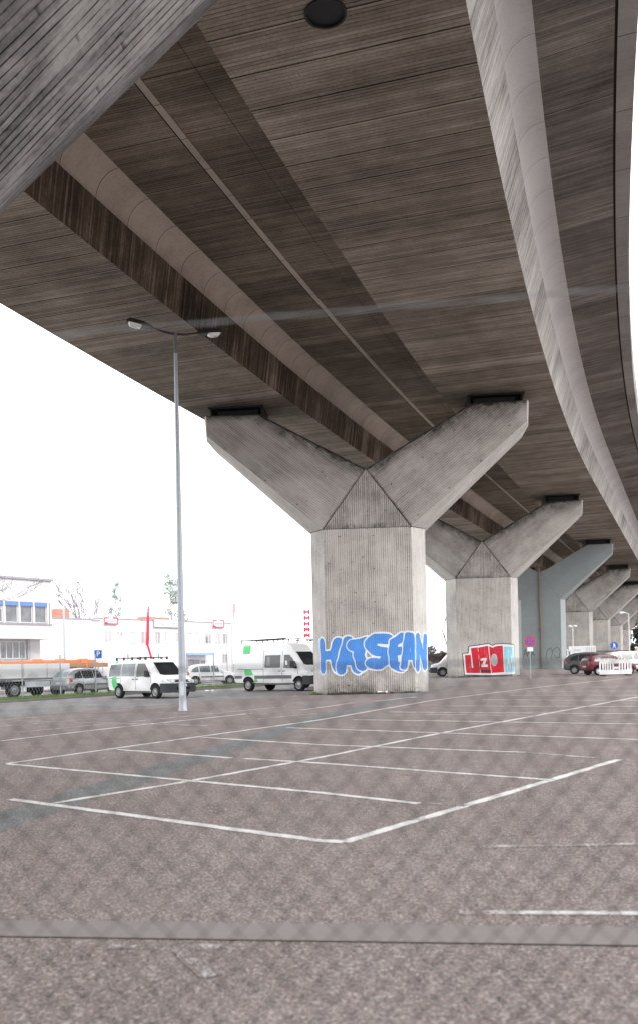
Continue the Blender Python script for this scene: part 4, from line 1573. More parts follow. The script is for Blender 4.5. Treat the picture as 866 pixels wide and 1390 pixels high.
def make_car(label, loc, rz, paint, style='mpv', group=None, gl='glass'):
    root = thing('parked_car', label, 'car', (*loc, gz(*loc)), rz, group)
    if style == 'mpv':
        S = [(-2.12, .42, .70, .82, .72, .98, .58, .06), (-2.06, .36, .80, .86, .82, 1.10, .64, .07), (-1.95, .32, .84, .90, .85, 1.20, .64, .08), (-1.70, .28, .86, .92, .87, 1.42, .62, .10), (-1.35, .26, .87, .93, .875, 1.55, .62, .11),
             (-.6, .25, .875, .93, .88, 1.62, .63, .12), (.15, .25, .875, .93, .88, 1.60, .63, .12), (.50, .25, .87, .93, .875, 1.52, .62, .10), (.95, .25, .87, .93, .87, 1.20, .66, .08), (1.28, .25, .87, .92, .865, .99, .72, .06),
             (1.60, .26, .86, .84, .85, .93, .70, .06), (1.92, .28, .82, .76, .80, .84, .60, .07), (2.08, .32, .74, .66, .70, .74, .50, .07), (2.13, .36, .66, .58, .62, .66, .44, .07)]
        wb, wf, r = -1.33, 1.38, .31
    else:
        S = [(-1.78, .42, .66, .80, .68, .96, .54, .06), (-1.74, .36, .74, .84, .76, 1.06, .60, .07), (-1.62, .32, .78, .86, .79, 1.22, .60, .09), (-1.40, .28, .80, .88, .81, 1.36, .58, .10), (-.9, .26, .81, .88, .82, 1.42, .58, .11),
             (-.1, .25, .815, .88, .82, 1.42, .58, .11), (.18, .25, .81, .88, .815, 1.36, .58, .10), (.58, .25, .81, .88, .81, 1.10, .60, .07), (.86, .25, .81, .86, .80, .96, .64, .06), (1.25, .26, .80, .80, .79, .88, .62, .06),
             (1.58, .28, .76, .72, .73, .78, .54, .07), (1.74, .32, .68, .62, .64, .68, .44, .07)]
        wb, wf, r = -1.16, 1.20, .285
    mb_ = body_mesh(S)
    bv = bvh_of(mb_)
    body = mb_.build('body', M[paint], root, smooth=32)
    if style == 'mpv':
        both(bv, [(-1.66, 1.02), (-1.52, 1.26), (-1.18, 1.42), (-1.06, 1.44), (-1.06, 1.0)], 'side_window', M[gl], root)
        both(bv, [(-.98, 1.0), (-.98, 1.46), (-.14, 1.48), (-.14, .99)], 'side_window', M[gl], root)
        both(bv, [(-.06, .99), (-.06, 1.48), (.34, 1.44), (.92, 1.03), (.92, .99)], 'side_window', M[gl], root)
        decal(bv, [(-.58, 1.05), (-.48, 1.46), (.48, 1.46), (.58, 1.05)], 'F', 'windshield', M[gl], root)
        decal(bv, [(-.56, 1.10), (-.48, 1.47), (.48, 1.47), (.56, 1.10)], 'B', 'rear_window', M['glass_light'], root)
        for sg in (1, -1):
            decal(bv, [(sg * .40, .62), (sg * .44, .74), (sg * .66, .76), (sg * .70, .62)], 'F', 'headlight', M['headlamp'], root, .012)
        both(bv, [(-2.10, .78), (-2.07, 1.03), (-1.84, 1.05), (-1.80, .80)], 'tail_light', M['tail'], root, .012)
        decal(bv, [(-.26, .68), (-.26, .79), (.26, .79), (.26, .68)], 'B', 'number_plate', M['plate'], root, .012)
        decal(bv, [(-.72, .42), (-.72, .60), (.72, .60), (.72, .42)], 'B', 'bumper', M['trim'], root, .014)
        hs_, gp = (-.3, -.95), ((-.10, .34), (-.10, 1.5)), 
    else:
        both(bv, [(-1.42, .96), (-1.30, 1.20), (-.98, 1.28), (-.86, .94)], 'side_window', M['glass_light'], root)
        both(bv, [(-.78, .94), (-.84, 1.28), (-.22, 1.29), (-.20, .94)], 'side_window', M[gl], root)
        both(bv, [(-.12, .94), (-.14, 1.29), (.10, 1.28), (.60, .98), (.60, .94)], 'side_window', M[gl], root)
        decal(bv, [(-.54, 1.0), (-.46, 1.30), (.46, 1.30), (.54, 1.0)], 'F', 'windshield', M[gl], root)
        decal(bv, [(-.52, 1.0), (-.46, 1.30), (.46, 1.30), (.52, 1.0)], 'B', 'rear_window', M['glass_light'], root)
        for sg in (1, -1):
            decal(bv, [(sg * .52, .72), (sg * .52, .94), (sg * .70, .96), (sg * .72, .72)], 'B', 'tail_light', M['tail'], root, .01)
            decal(bv, [(sg * .36, .60), (sg * .40, .72), (sg * .60, .72), (sg * .62, .60)], 'F', 'headlight', M['headlamp'], root, .012)
        decal(bv, [(-.26, .56), (-.26, .66), (.26, .66), (.26, .56)], 'B', 'number_plate', M['plate'], root, .012)
    for x in (wb, wf):
        both(bv, circle(x, .34, r + .075, -5, 185), 'wheel_arch', M['arch'], root, .004)
        wy = (.80 if style == 'mpv' else .745)
        for y in (wy, -wy):
            wheel(root, x, y, r, .19, rimmat='rim' if style == 'mpv' else 'galv_pale')
    zb = .66 if style == 'mpv' else .58
    both(bv, [(wb + .45, zb - .09), (wb + .45, zb + .01), (wf - .45, zb + .01), (wf - .45, zb - .09)], 'rub_strip', M['trim'], root, .012)
    for x in ((-.10, -1.02, .86) if style == 'mpv' else (-.16, -.82, .62)):
        both(bv, line_pts((x, .36), (x, .92)), 'panel_gap', M['seamline'], body, .004)
    mirror_part(root, .72 if style == 'mpv' else .48, .95, 1.02, M[paint], .75)
    mirror_part(root, .72 if style == 'mpv' else .48, -.95, 1.02, M[paint], .75)
    return root


def head(dx, dy):
    return math.atan2(dy, dx)


make_small_van('low white van with green side stripe and roof bars, parked behind the tall lamp post', (-8.6, 46.2), head(.75, -.66))
HV = (-2.0, 50.8)
hv = make_high_van('white high roofed van with green patches and roof rack left of the blue graffiti pier', HV, head(.79, -.61))
hv2 = copy_tree(hv)
hx, hy = HV[0] + 3.1, HV[1] + 3.0
hv2.location = (hx, hy, gz(hx, hy))
hv2['label'] = 'second white high roofed van, nearly all hidden behind the blue graffiti pier'
make_car('silver grey compact car with red tail lights parked behind the thin fence posts', (-14.35, 55.7), head(.55, .835), 'silver_paint')
make_car('dark red small hatchback standing behind the white plastic barrier', (20.2, 63.2), head(.985, .17), 'red_paint', 'hatch')
make_car('dark grey car in shade behind the red hatchback', (20.6, 68.0), head(.9, -.3), 'grey_paint', 'mpv')
make_car('white car behind the plastic barrier, to the right of the red hatchback', (23.0, 67.2), head(.94, .2), 'white_paint', 'mpv')
make_car('white car parked behind the fence left of the high roofed van', (-8.6, 71.5), head(.9, .3), 'white_paint', 'mpv', 'white cars parked near the white building', 'glass_light')
make_car('white car half hidden between the low van and the building entrance', (-11.3, 74.5), head(.9, .3), 'white_paint', 'hatch', 'white cars parked near the white building', 'glass_light')
make_small_van('white van seen side on in the gap between the blue and the red graffiti piers', (11.5, 73.5), head(-1.0, .06), False)

# flatbed truck on the street, its cab beyond the left edge
bx0, by0 = st(31.6, 46.9)
truck = thing('flatbed_truck', 'long flatbed truck with pale drop sides on the street at the left edge', 'truck', (bx0, by0, gz(bx0, by0)), SROT + PI)
mb = MB()
mb.box(-3.3, 5.3, -.45, .45, .68, .98)
for x in (-2.6, -.6, 1.2):
    mb.box(x, x + .5, -.95, .95, .80, .96)
mb.build('chassis', M['arch'], truck)
mb = MB()
for y in (-1.24, 1.20):
    for k in range(4):
        mb.box(-3.5 + k * 1.62, -3.5 + k * 1.62 + 1.58, y, y + .04, 1.14, 1.98)
for x in (-3.54, 2.98):
    mb.box(x, x + .05, -1.24, 1.24, 1.14, 1.98)
mb.build('drop_side', M['white_paint'], truck, bevel=.01)
mb = MB()
mb.box(-3.54, 3.03, -1.23, 1.23, 1.02, 1.14)
mb.build('bed', M['trim'], truck)
mb = MB()
for y in (-1.22, 1.18):
    mb.box(-2.1, -.35, y, y + .05, .60, .95)
mb.build('side_guard', M['galv_pale'], truck)
for x in (-2.75, .35, 4.3):
    for y in (-1.05, 1.05):
        wheel(truck, x, y, .46, .30)
mb = MB()
mb.box(-1.5, -.7, .85, 1.15, .30, .78)
mb.build('spare_wheel_box', M['arch'], truck)
Sc = [(3.12, .75, 1.05, 1.5, 1.12, 2.75, 1.02, .1), (3.25, .6, 1.12, 1.5, 1.15, 2.85, 1.05, .14), (4.6, .55, 1.15, 1.5, 1.16, 2.85, 1.05, .14), (5.1, .5, 1.15, 1.5, 1.14, 2.6, 1.02, .14), (5.4, .5, 1.12, 1.4, 1.1, 1.7, .98, .1), (5.45, .55, 1.0, 1.2, 1.0, 1.4, .9, .1)]
mb = body_mesh(Sc)
cb = bvh_of(mb)
cab = mb.build('cab', M['white_paint'], truck, smooth=32)
both(cb, [(3.7, 1.6), (3.7, 2.4), (4.7, 2.4), (5.0, 1.6)], 'side_window', M['glass'], cab)
decal(cb, [(-.9, 1.75), (-.85, 2.5), (.85, 2.5), (.9, 1.75)], 'F', 'windshield', M['glass'], cab)

# orange boom lying on the truck bed and reaching out over the silver car
ox, oy = st(34.6, 46.8)
boom = thing('boom_lift', 'long orange lifting boom lying on the flatbed truck, reaching over the silver car', 'boom lift', (ox, oy, gz(ox, oy)), SROT)
mb = MB()
mb.box(-4.1, .9, -.42, .02, 1.66, 2.12)
mb.build('lower_boom', M['orange'], boom, bevel=.03)
mb = MB()
mb.box(-2.2, 3.4, .10, .45, 1.72, 2.18)
mb.build('upper_boom', M['orange'], boom, bevel=.03)
mb = MB()
mb.box(.86, 4.2, -.36, -.02, 1.70, 1.98)
mb.build('jib', M['tan'], boom, bevel=.03)
mb = MB()
for x in (-3.9, -1.0, .7, 2.4):
    mb.box(x, x + .08, -.46, .50, 1.62, 2.24)
mb.build('clamp', M['orange'], boom)
mb = MB()
mb.box(-3.0, .3, -.30, .35, 1.15, 1.67)
mb.build('cradle', M['dark_metal'], boom)
# ------------------------------------------------------------------ buildings along the street (local x along the street, y away from the lot)
def window_part(parent, x0, x1, z0, z1, y, gmat, bars=1, blind=None, fr=.06, shade=None):
    """frame set in the wall, glass behind it, optional blind and coloured shade"""
    m_ = MB()
    d_ = .10
    m_.box(x0, x1, y - .03, y + d_, z0, z0 + fr)
    m_.box(x0, x1, y - .03, y + d_, z1 - fr, z1)
    m_.box(x0, x0 + fr, y - .03, y + d_, z0 + fr, z1 - fr)
    m_.box(x1 - fr, x1, y - .03, y + d_, z0 + fr, z1 - fr)
    for k in range(1, bars + 1):
        xm = x0 + (x1 - x0) * k / (bars + 1)
        m_.box(xm - fr * .6, xm + fr * .6, y - .02, y + d_, z0 + fr, z1 - fr)
    f_ = m_.build('window', M['frame'], parent)
    m_ = MB()
    m_.box(x0 + fr, x1 - fr, y + .02, y + .05, z0 + fr, z1 - fr)
    m_.build('pane', gmat, f_)
    if blind:
        m_ = MB()
        m_.box(x0 + fr, x1 - fr, y - .005, y + .012, z1 - fr - (z1 - z0) * blind, z1 - fr)
        m_.build('blind', M['blind'], f_)
    if shade:
        m_ = MB()
        m_.box(x0 + .02, x1 - .02, y - .12, y - .035, z1 - shade, z1)
        m_.build('sunshade', M['blue'], f_)
    return f_


def bld(label, e, t):
    x, y = st(e, t)
    return thing('building', label, 'building', (x, y, gz(x, y)), SROT)


# A: white block with strip windows under blue shades, set back ground floor
A = bld('white two storey office block with blue shaded strip windows at the left edge', 36.5, 55)
Z0 = gz(*st(38, 55))
zr, zw1, zw0, zo, zg1, zg0 = 8.25 - Z0, 6.65 - Z0, 5.12 - Z0, 4.02 - Z0, 3.95 - Z0, 2.62 - Z0
mb = MB()
mb.box(-14, 4.35, 0, 9, zw1, zr - .02)
mb.box(-14, 4.35, 0, 9, zo, zw0)
mb.box(4.20, 4.35, 0, 9, zw0, zw1)
mb.box(-14, 4.20, .25, 9, zw0, zw1)
mb.box(-14, 4.1, 1.1, 8.8, -.3, zo)
mb.build('wall', M['render_lilac'], A)
mb = MB()
mb.box(-14.1, 4.5, -.12, 9.1, zr - .02, zr + .14)
mb.box(-14, 4.36, -.05, .3, zw0 - .10, zw0 + .0)
mb.build('roof', M['roof_trim'], A)
x = 3.95
for k in range(9):
    window_part(A, x - 1.02, x, zw0 + .03, zw1 - .0, .12, M['win'], 0, .35 if k in (3, 5) else None, .07, .30)
    mb = MB()
    mb.box(x + .02, x + .16, -.0, .30, zw0, zw1)
    mb.build('window_pier', M['frame'], A)
    x -= 1.20
for k in range(6):
    xx = 2.75 - k * 2.35
    window_part(A, xx - 2.1, xx, zg0, zg1 - .05, 1.0, M['win'], 3, None, .07)
mb = MB()
mb.box(-9.5, 2.1, .2, 1.2, zg0 - .35, zg0 - .15)
mb.build('canopy', M['roof_trim'], A)
window_part(A, -1.2, .4, .2, zg0 - .45, 1.0, M['win'], 2)
window_part(A, .6, 1.7, .2, zg0 - .45, 1.0, M['win'], 1)
mb = MB()
mb.box(2.9, 3.1, .9, 1.1, 0, zo)
mb.box(-.1 - 2.3, .1 - 2.3, .9, 1.1, 0, zo)
mb.build('pillar', M['render_shade'], A)

# B: blank white wall with a brick chimney behind its parapet
B = bld('low building with a blank white wall between the office block and the long white building', 42.2, 60)
ZB_ = gz(*st(46, 60))
mb = MB()
mb.box(-4, 6.3, 0, 12, -.3, 5.9 - ZB_)
mb.build('wall', M['render_white'], B)
mb = MB()
mb.box(6.3, 7.6, .6, 11, -.3, 5.86 - ZB_)
mb.build('side_wall', M['render_lilac'], B)  # lilac tone stands in for the shade on this set back wall
mb = MB()
mb.box(-4.05, 6.36, -.05, 12, 5.9 - ZB_, 6.0 - ZB_)
mb.box(6.36, 7.65, .55, 11, 5.86 - ZB_, 5.96 - ZB_)
mb.build('roof', M['roof_trim'], B)
mb = MB()
mb.box(4.0, 6.4, 3, 4, 5.9 - ZB_, 6.45 - ZB_)
mb.box(5.1, 6.4, 3.02, 3.98, 6.45 - ZB_, 6.95 - ZB_)
mb.build('chimney', M['brick'], B, bevel=.02)
mb = MB()
mb.box(2.4, 3.4, -.03, .04, .0, 2.1)
mb.build('door', M['roof_trim'], B)

# C: long white two storey building
Cb = bld('long white two storey building with tall paired windows and red framed signs', 55.0, 67)
ZC = gz(*st(64, 67))
top = 6.58 - ZC
mb = MB()
mb.box(0, 18.1, 0, 10, -.3, top)
mb.build('wall', M['render_white'], Cb)
mb = MB()
mb.box(-.06, 18.16, -.06, 10.05, top, top + .10)
mb.build('roof', M['roof_trim'], Cb)
wz1, wz0 = 5.48 - ZC, 4.30 - ZC
WX = [(.55, .9, 'blind'), (2.0, .85, 'short'), (3.55, .95, ''), (5.1, .95, 'blind'), (6.9, .75, ''), (8.15, .8, 'teal'), (9.75, .95, 'blind'), (11.25, .8, ''), (12.55, .85, 'teal'), (14.0, .95, ''), (15.5, .85, 'teal'), (16.75, .9, '')]
for i, (x, w, k) in enumerate(WX):
    gm = M['win_teal'] if k == 'teal' else (M['win_pale'] if i % 3 else M['win'])
    z0 = wz0 + (.55 if k == 'short' else 0)
    window_part(Cb, x, x + w, z0, wz1, -.02, gm, 1, .7 if k == 'blind' else (.25 if i in (1, 9) else None), .07)
for x in (16.55,):
    window_part(Cb, x, x + .95, 1.75 - ZC + .5, 2.95 - ZC + .3, -.02, M['win_teal'], 1)
mb = MB()
mb.box(11.2, 14.1, -1.1, -.02, 2.75 - ZC + .35, 3.0 - ZC + .35)
mb.build('canopy', M['blue_light'], Cb)
mb = MB()
mb.box(11.45, 12.2, -.05, .0, 1.55, 2.25)
mb.box(12.25, 13.1, -.06, .0, .1, 2.2)
mb.build('door', M['roof_trim'], Cb)
window_part(Cb, 13.3, 14.0, .2, 2.2, -.02, M['win_pale'], 1)
for x, nm in ((8.6, 0), (10.7, 1)):
    mb = MB()
    mb.box(x, x + (1.15 if nm else 1.35), 3, 4.4, top, top + .62)
    mb.build('chimney', M['brick'], Cb, bevel=.02)
mb = MB()
mb.box(17.3, 17.36, -.1, 0, 0, top)
mb.box(.25, .31, -.1, 0, 0, top - .9)
mb.build('downpipe', M['galv_pale'], Cb)


def red_sign(label, x, z, w, h):
    r_ = thing('roof_sign', label, 'sign', (0, 0, 0), 0, 'red framed signs on the long white building')
    px, py = st(55.0 + x + w / 2, 66.9)
    r_.location = (px, py, z)
    r_.rotation_euler = (0, 0, SROT)
    m_ = MB()
    m_.box(-w / 2, w / 2, -.06, .04, 0, h)
    m_.build('panel', M['white'], r_)
    m_ = MB()
    f = .09
    m_.box(-w / 2, w / 2, -.10, -.061, 0, f)
    m_.box(-w / 2, -w / 2 + f, -.10, -.061, f, h - f)
    m_.box(w / 2 - f, w / 2, -.10, -.061, f, h - f)
    m_.box(-w / 2, -w * .15, -.10, -.061, h - f, h)
    m_.box(w * .12, w / 2, -.10, -.061, h - f, h)
    m_.box(-w / 2 + f, -w * .28, -.10, -.061, f, f * 2.1)
    m_.build('frame', M['red'], r_)
    m_ = MB()
    for k in range(6):
        xx = -w * .34 + k * w * .12
        m_.box(xx, xx + w * .07, -.10, -.061, h * .42, h * .60)
    m_.build('lettering', M['pink'], r_)
    return r_


red_sign('small red framed white sign at the left end of the long white building', .5, 5.98, 1.65, .66)
red_sign('small red framed white sign at the right end of the long white building', 15.1, 5.98, 1.75, .82)
hsn = thing('shop_sign', 'wide white sign board with grey lettering on the long white building', 'sign', (*st(55 + 8.75, 66.9), 5.86), SROT)
mb = MB()
mb.box(-2.0, 2.0, -.08, .04, 0, .78)
mb.build('panel', M['white'], hsn)
mb = MB()
for a in ((-2.03, 2.03, -.03, .02), (-2.03, 2.03, .76, .81)):
    mb.box(a[0], a[1], -.10, .05, a[2], a[3])
mb.box(-2.03, -1.98, -.10, .05, .02, .76)
mb.box(1.98, 2.03, -.10, .05, .02, .76)
mb.build('frame', M['roof_trim'], hsn)
flat_text('lettering', 'Hauscolma', .66, M['grey_text'], hsn, (0, -.09, .36), (PI / 2, 0, 0))

rp = thing('red_pole', 'tall bright red pole with a bent foot in front of the long white building', 'pole', (*st(60.3, 66.0), gz(*st(60.3, 66))), SROT)
mb = MB()
mb.tube([(.28, 0, 0), (.16, 0, 2.5), (-.22, 0, 3.55), (-.26, 0, 3.9)], .10, 8)
mb.build('foot', M['red'], rp, smooth=True)
mb = MB()
mb.tube([(-.30, 0, 3.6), (-.24, 0, 3.95), (-.12, 0, 6.4), (-.05, 0, 7.4)], [.14, .15, .12, .07], 8)
mb.build('mast', M['red'], rp, smooth=True)

# stacked red advertising pylon far behind
vx, vy = -1.5, 122.6
vs_ = thing('advertising_pylon', 'far slim pylon with a column of red letter blocks left of the blue graffiti pier', 'sign', (vx, vy, gz(vx, vy)))
mb = MB()
mb.box(-.09, .09, -.05, .05, 0, 9.0)
mb.build('post', M['white'], vs_)
for k in range(5):
    z = 4.75 + k * .80
    mb = MB()
    mb.box(-.42, -.16, -.12, -.051, z, z + .58)
    mb.box(.16, .42, -.12, -.051, z, z + .58)
    mb.box(-.16, .16, -.12, -.051, z + .18, z + .40)
    if k < 2:
        mb.box(-.16, .16, -.12, -.051, z + .44, z + .58)
    mb.build('letter_block', M['red'], vs_)

# little kiosk and the blue parking sign beside it
kx, ky = st(38.6, 49.6)
kk = thing('kiosk', 'small brown kiosk with an orange roof edge and yellow spots behind the silver car', 'kiosk', (*st(40.6, 51.4), gz(*st(40.6, 51.4))), SROT)
mb = MB()
mb.box(-.9, 1.0, 0, 1.5, -.1, 1.75)
mb.build('wall', M['kiosk'], kk)
mb = MB()
mb.box(-1.2, 1.25, -.2, 1.7, 1.75, 2.2)
mb.build('roof', M['tan'], kk, bevel=.05)
mb = MB()
r_ = random.Random(5)
for k in range(18):
    xx, zz_ = r_.uniform(-.8, .8), r_.uniform(.25, 1.55)
    mb.lathe([(.001, -.012), (r_.uniform(.06, .11), -.011), (.02, -.001)], 8, 'y', c=(xx, 0, zz_))
mb.build('spots', M['yellow_dot'], kk)

ps = thing('parking_sign', 'small blue parking sign with a white P on a thin post above the kiosk', 'sign', (*st(40.0, 48.9), gz(*st(40.0, 48.9))), SROT - .25)
mb = MB()
mb.tube([(0, .03, 0), (0, .03, 2.75)], .03, 6)
mb.build('post', M['galv'], ps)
mb = MB()
mb.box(-.26, .26, -.02, .0, 2.25, 2.80)
mb.build('plate', M['sign_blue'], ps)
flat_text('lettering', 'P', .5, M['white'], ps, (0, -.026, 2.52), (PI / 2, 0, 0))
mb = MB()
mb.box(-.22, .22, -.02, .0, 2.0, 2.2)
mb.build('sub_plate', M['white'], ps)

# mesh fence along the verge
fence = thing('boundary_fence', 'low wire mesh fence on thin grey posts along the grass verge', 'fence', (*st(30.15, 43.35), 0), SROT)
n_post = 13
for k in range(-2, n_post):
    e_ = k * 2.55
    g = gz(*st(30.15 + e_, 43.35))
    mb = MB()
    mb.tube([(e_, 0, g - .1), (e_, 0, g + 2.42)], .038, 8)
    mb.build('post', M['galv'], fence)
mb = MB()
for z in (.12, 1.0, 1.82):
    mb.tube([(-2 * 2.55, 0, gz(*st(25.05, 43.35)) + z), (12 * 2.55, 0, gz(*st(60.75, 43.35)) + z)], .008, 4)
for k in range(-2, n_post - 1):
    for j in range(12):
        e_ = k * 2.55 + j * 2.55 / 12
        g = gz(*st(30.15 + e_, 43.35))
        mb.tube([(e_, 0, g + .12), (e_ + 2.55 / 12 * 4, 0, g + 1.82)], .0025, 3, cap=False)
        mb.tube([(e_ + 2.55 / 12 * 4, 0, g + .12), (e_, 0, g + 1.82)], .0025, 3, cap=False)
mb.build('wire_mesh', M['galv_pale'], fence)


# ------------------------------------------------------------------ right side under the viaduct
def disc(mb_, r, y, n=28, c=(0, 0), mi=0):
    mb_.poly([(c[0] + r * math.cos(2 * PI * k / n), y, c[1] + r * math.sin(2 * PI * k / n)) for k in range(n)], None, mi)


ns = thing('no_stopping_sign', 'round blue no stopping sign with red cross before the blue grey pier', 'sign', (13.55, 58.0, gz(13.55, 58)), -.05)
mb = MB()
mb.tube([(0, .04, -.1), (0, .04, 2.75)], .03, 8)
mb.build('post', M['galv'], ns)
mb = MB()
mb.lathe([(.345, -.012), (.345, .012)], 28, 'y', c=(0, 0, 2.45))
disc(mb, .345, -.012, c=(0, 2.45))
disc(mb, .345, .012, c=(0, 2.45))
pl = mb.build('plate', M['sign_red'], ns)
mb = MB()
disc(mb, .265, -.016, c=(0, 2.45))
mb.build('blue_field', M['sign_blue'], pl)
mb = MB()
for s_ in (1, -1):
    q = [(-.205, -.15 * s_), (-.15, -.205 * s_), (.205, .15 * s_), (.15, .205 * s_)]
    mb.poly([(a, -.020 - .003 * (s_ > 0), 2.45 + b) for a, b in q])
mb.build('red_cross', M['sign_red'], pl)
mb = MB()
mb.box(-.18, .18, -.012, .012, 1.80, 2.06)
mb.build('sub_plate', M['white'], ns)

pd = thing('pedestrian_sign', 'round blue footpath sign with a white walking figure before the bare pier', 'sign', (24.5, 75.0, gz(24.5, 75)), -.2)
mb = MB()
mb.tube([(0, .04, -.1), (0, .04, 2.45)], .03, 8)
mb.build('post', M['galv'], pd)
mb = MB()
mb.lathe([(.30, -.012), (.30, .012)], 24, 'y', c=(0, 0, 2.1))
disc(mb, .30, -.012, 24, (0, 2.1))
disc(mb, .30, .012, 24, (0, 2.1))
pl = mb.build('plate', M['sign_blue'], pd)
mb = MB()
disc(mb, .045, -.017, 12, (-.02, 2.28))
for q in ([(-.07, 2.22), (.05, 2.22), (.06, 2.04), (-.05, 2.04)], [(-.05, 2.05), (.0, 2.05), (-.08, 1.88), (-.14, 1.88)], [(.01, 2.05), (.06, 2.05), (.14, 1.88), (.08, 1.88)], [(.05, 2.21), (.14, 2.10), (.11, 2.07), (.04, 2.14)]):
    mb.poly([(a, -.0175, b) for a, b in q])
mb.build('figure', M['white'], pl)

bar = thing('plastic_barrier', 'white slotted plastic barrier standing in front of the red hatchback', 'barrier', (19.72, 60.2, gz(19.72, 60.2)), -.08)
mb = MB()
for z0, z1 in ((.10, .40), (.82, 1.08)):
    mb.box(-1.05, 1.05, -.03, .03, z0, z1)
xs = [-1.05, -.86, -.70, -.54, -.38, -.2, .22, .40, .58, .76, .92]
for a in xs:
    mb.box(a, a + .09, -.028, .028, .40, .82)
mb.box(.96, 1.05, -.028, .028, .40, .82)
mb.box(-.2, .22, -.026, .026, .46, .60)
mb.build('panel', M['white'], bar)
mb = MB()
for k in range(9):
    x = -.95 + k * .22
    mb.box(x, x + .07, -.03, .03, 1.08, 1.14)
mb.build('handle', M['white'], bar)
for x in (-.8, .8):
    mb = MB()
    mb.box(x - .11, x + .11, -.38, .38, -.02, .10)
    mb.build('foot', M['dark_metal'], bar, bevel=.02)

bt = thing('box_truck', 'white box truck with grey lettering far behind between the grey pier and the bare pier', 'truck', (30.6, 107.0, gz(30.6, 107)), PI - .2)
mb = MB()
mb.box(-2.0, .9, -1.0, 1.0, .75, 2.35)
mb.build('box_body', M['white_paint'], bt, bevel=.04)
mb = MB()
for k in range(6):
    mb.box(-1.9 + k * .2, -1.87 + k * .2, 1.0, 1.012, .85, 2.2)
mb.build('ribs', M['trim'], bt)
mb = MB()
mb.box(-2.0, 2.3, -.4, .4, .5, .75)
mb.build('chassis', M['arch'], bt)
mbc = body_mesh([(1.1, .6, .95, 1.1, 1.0, 2.0, .9, .1), (1.7, .5, 1.0, 1.1, 1.0, 2.05, .9, .1), (2.2, .5, 1.0, 1.1, .98, 1.5, .88, .08), (2.6, .5, .95, 1.0, .92, 1.15, .8, .06), (2.7, .55, .85, .8, .85, .95, .7, .06)])
cb_ = bvh_of(mbc)
cab_ = mbc.build('cab', M['white_paint'], bt, smooth=32)
both(cb_, [(1.25, 1.25), (1.25, 1.85), (1.75, 1.85), (2.1, 1.25)], 'side_window', M['glass'], cab_)
for x in (-1.7, 1.75):
    for y in (-.92, .92):
        wheel(bt, x, y, .38, .26)
flat_text('lettering', 'trans', .36, M['grey_text'], bt, (.1, 1.016, 1.9), (PI / 2, 0, PI))

wl = thing('retaining_wall', 'long grey concrete wall closing the view far behind the piers', 'wall', (30, 112, gz(30, 112)), .0)
mb = MB()
mb.box(-22, 60, 0, .4, -.6, 1.7)
mb.build('wall_panel', M['wall_grey'], wl)
mb = MB()
mb.box(-22.05, 60.05, -.05, .45, 1.7, 1.8)
mb.build('coping', M['kerb'], wl)

hx_, hy_ = 31.1, 88.0
hut = thing('orange_roof_hut', 'tiny hut with a pointed orange roof at the foot of the right hand lamp post', 'hut', (hx_, hy_, gz(hx_, hy_)))
mb = MB()
mb.box(-.35, .35, -.35, .35, -.1, 1.35)
mb.build('wall', M['wall_grey'], hut)
mb = MB()
a = [(-.5, -.5, 1.35), (.5, -.5, 1.35), (.5, .5, 1.35), (-.5, .5, 1.35)]
for k in range(4):
    mb.poly([a[k], a[(k + 1) % 4], (0, 0, 2.1)])
mb.build('roof', M['orange'], hut)

gb_ = thing('glass_building', 'pale bluish glazed building between trees at the right edge', 'building', (58.5, 140.0, gz(58.5, 140)), -.25)
mb = MB()
mb.box(-8, 8, 0, 8, -.5, 6.0)
mb.build('wall', M['galv_pale'], gb_)
for k in range(12):
    for j in range(2):
        window_part(gb_, -7.6 + k * 1.28, -6.5 + k * 1.28, 1 + j * 2.7, 3.2 + j * 2.7, -.03, M['win_teal'], 0)
mb = MB()
mb.box(-8.2, 8.2, -.2, 8.2, 6.0, 6.2)
mb.build('roof', M['roof'], gb_)

# bank behind the gap between the piers
mb = MB()
nx_, ny_ = 60, 8
r_ = random.Random(2)
hh = [[0 if j == 0 else 1.7 * math.sin(j / ny_ * PI / 2) + r_.uniform(-.15, .2) for j in range(ny_ + 1)] for i in range(nx_ + 1)]
def bp(i, j):
    x, y = 4 + i * 1.6, 100 + j * 1.2 + (8 if i > 8 else i) * 1.2
    return (x, y + 6, gz(x, y) - .1 + hh[i][j])
for i in range(nx_):
    for j in range(ny_):
        mb.poly([bp(i, j), bp(i + 1, j), bp(i + 1, j + 1), bp(i, j + 1)])
tag(mb.build('earth_bank', M['bank'], smooth=60), kind='structure')


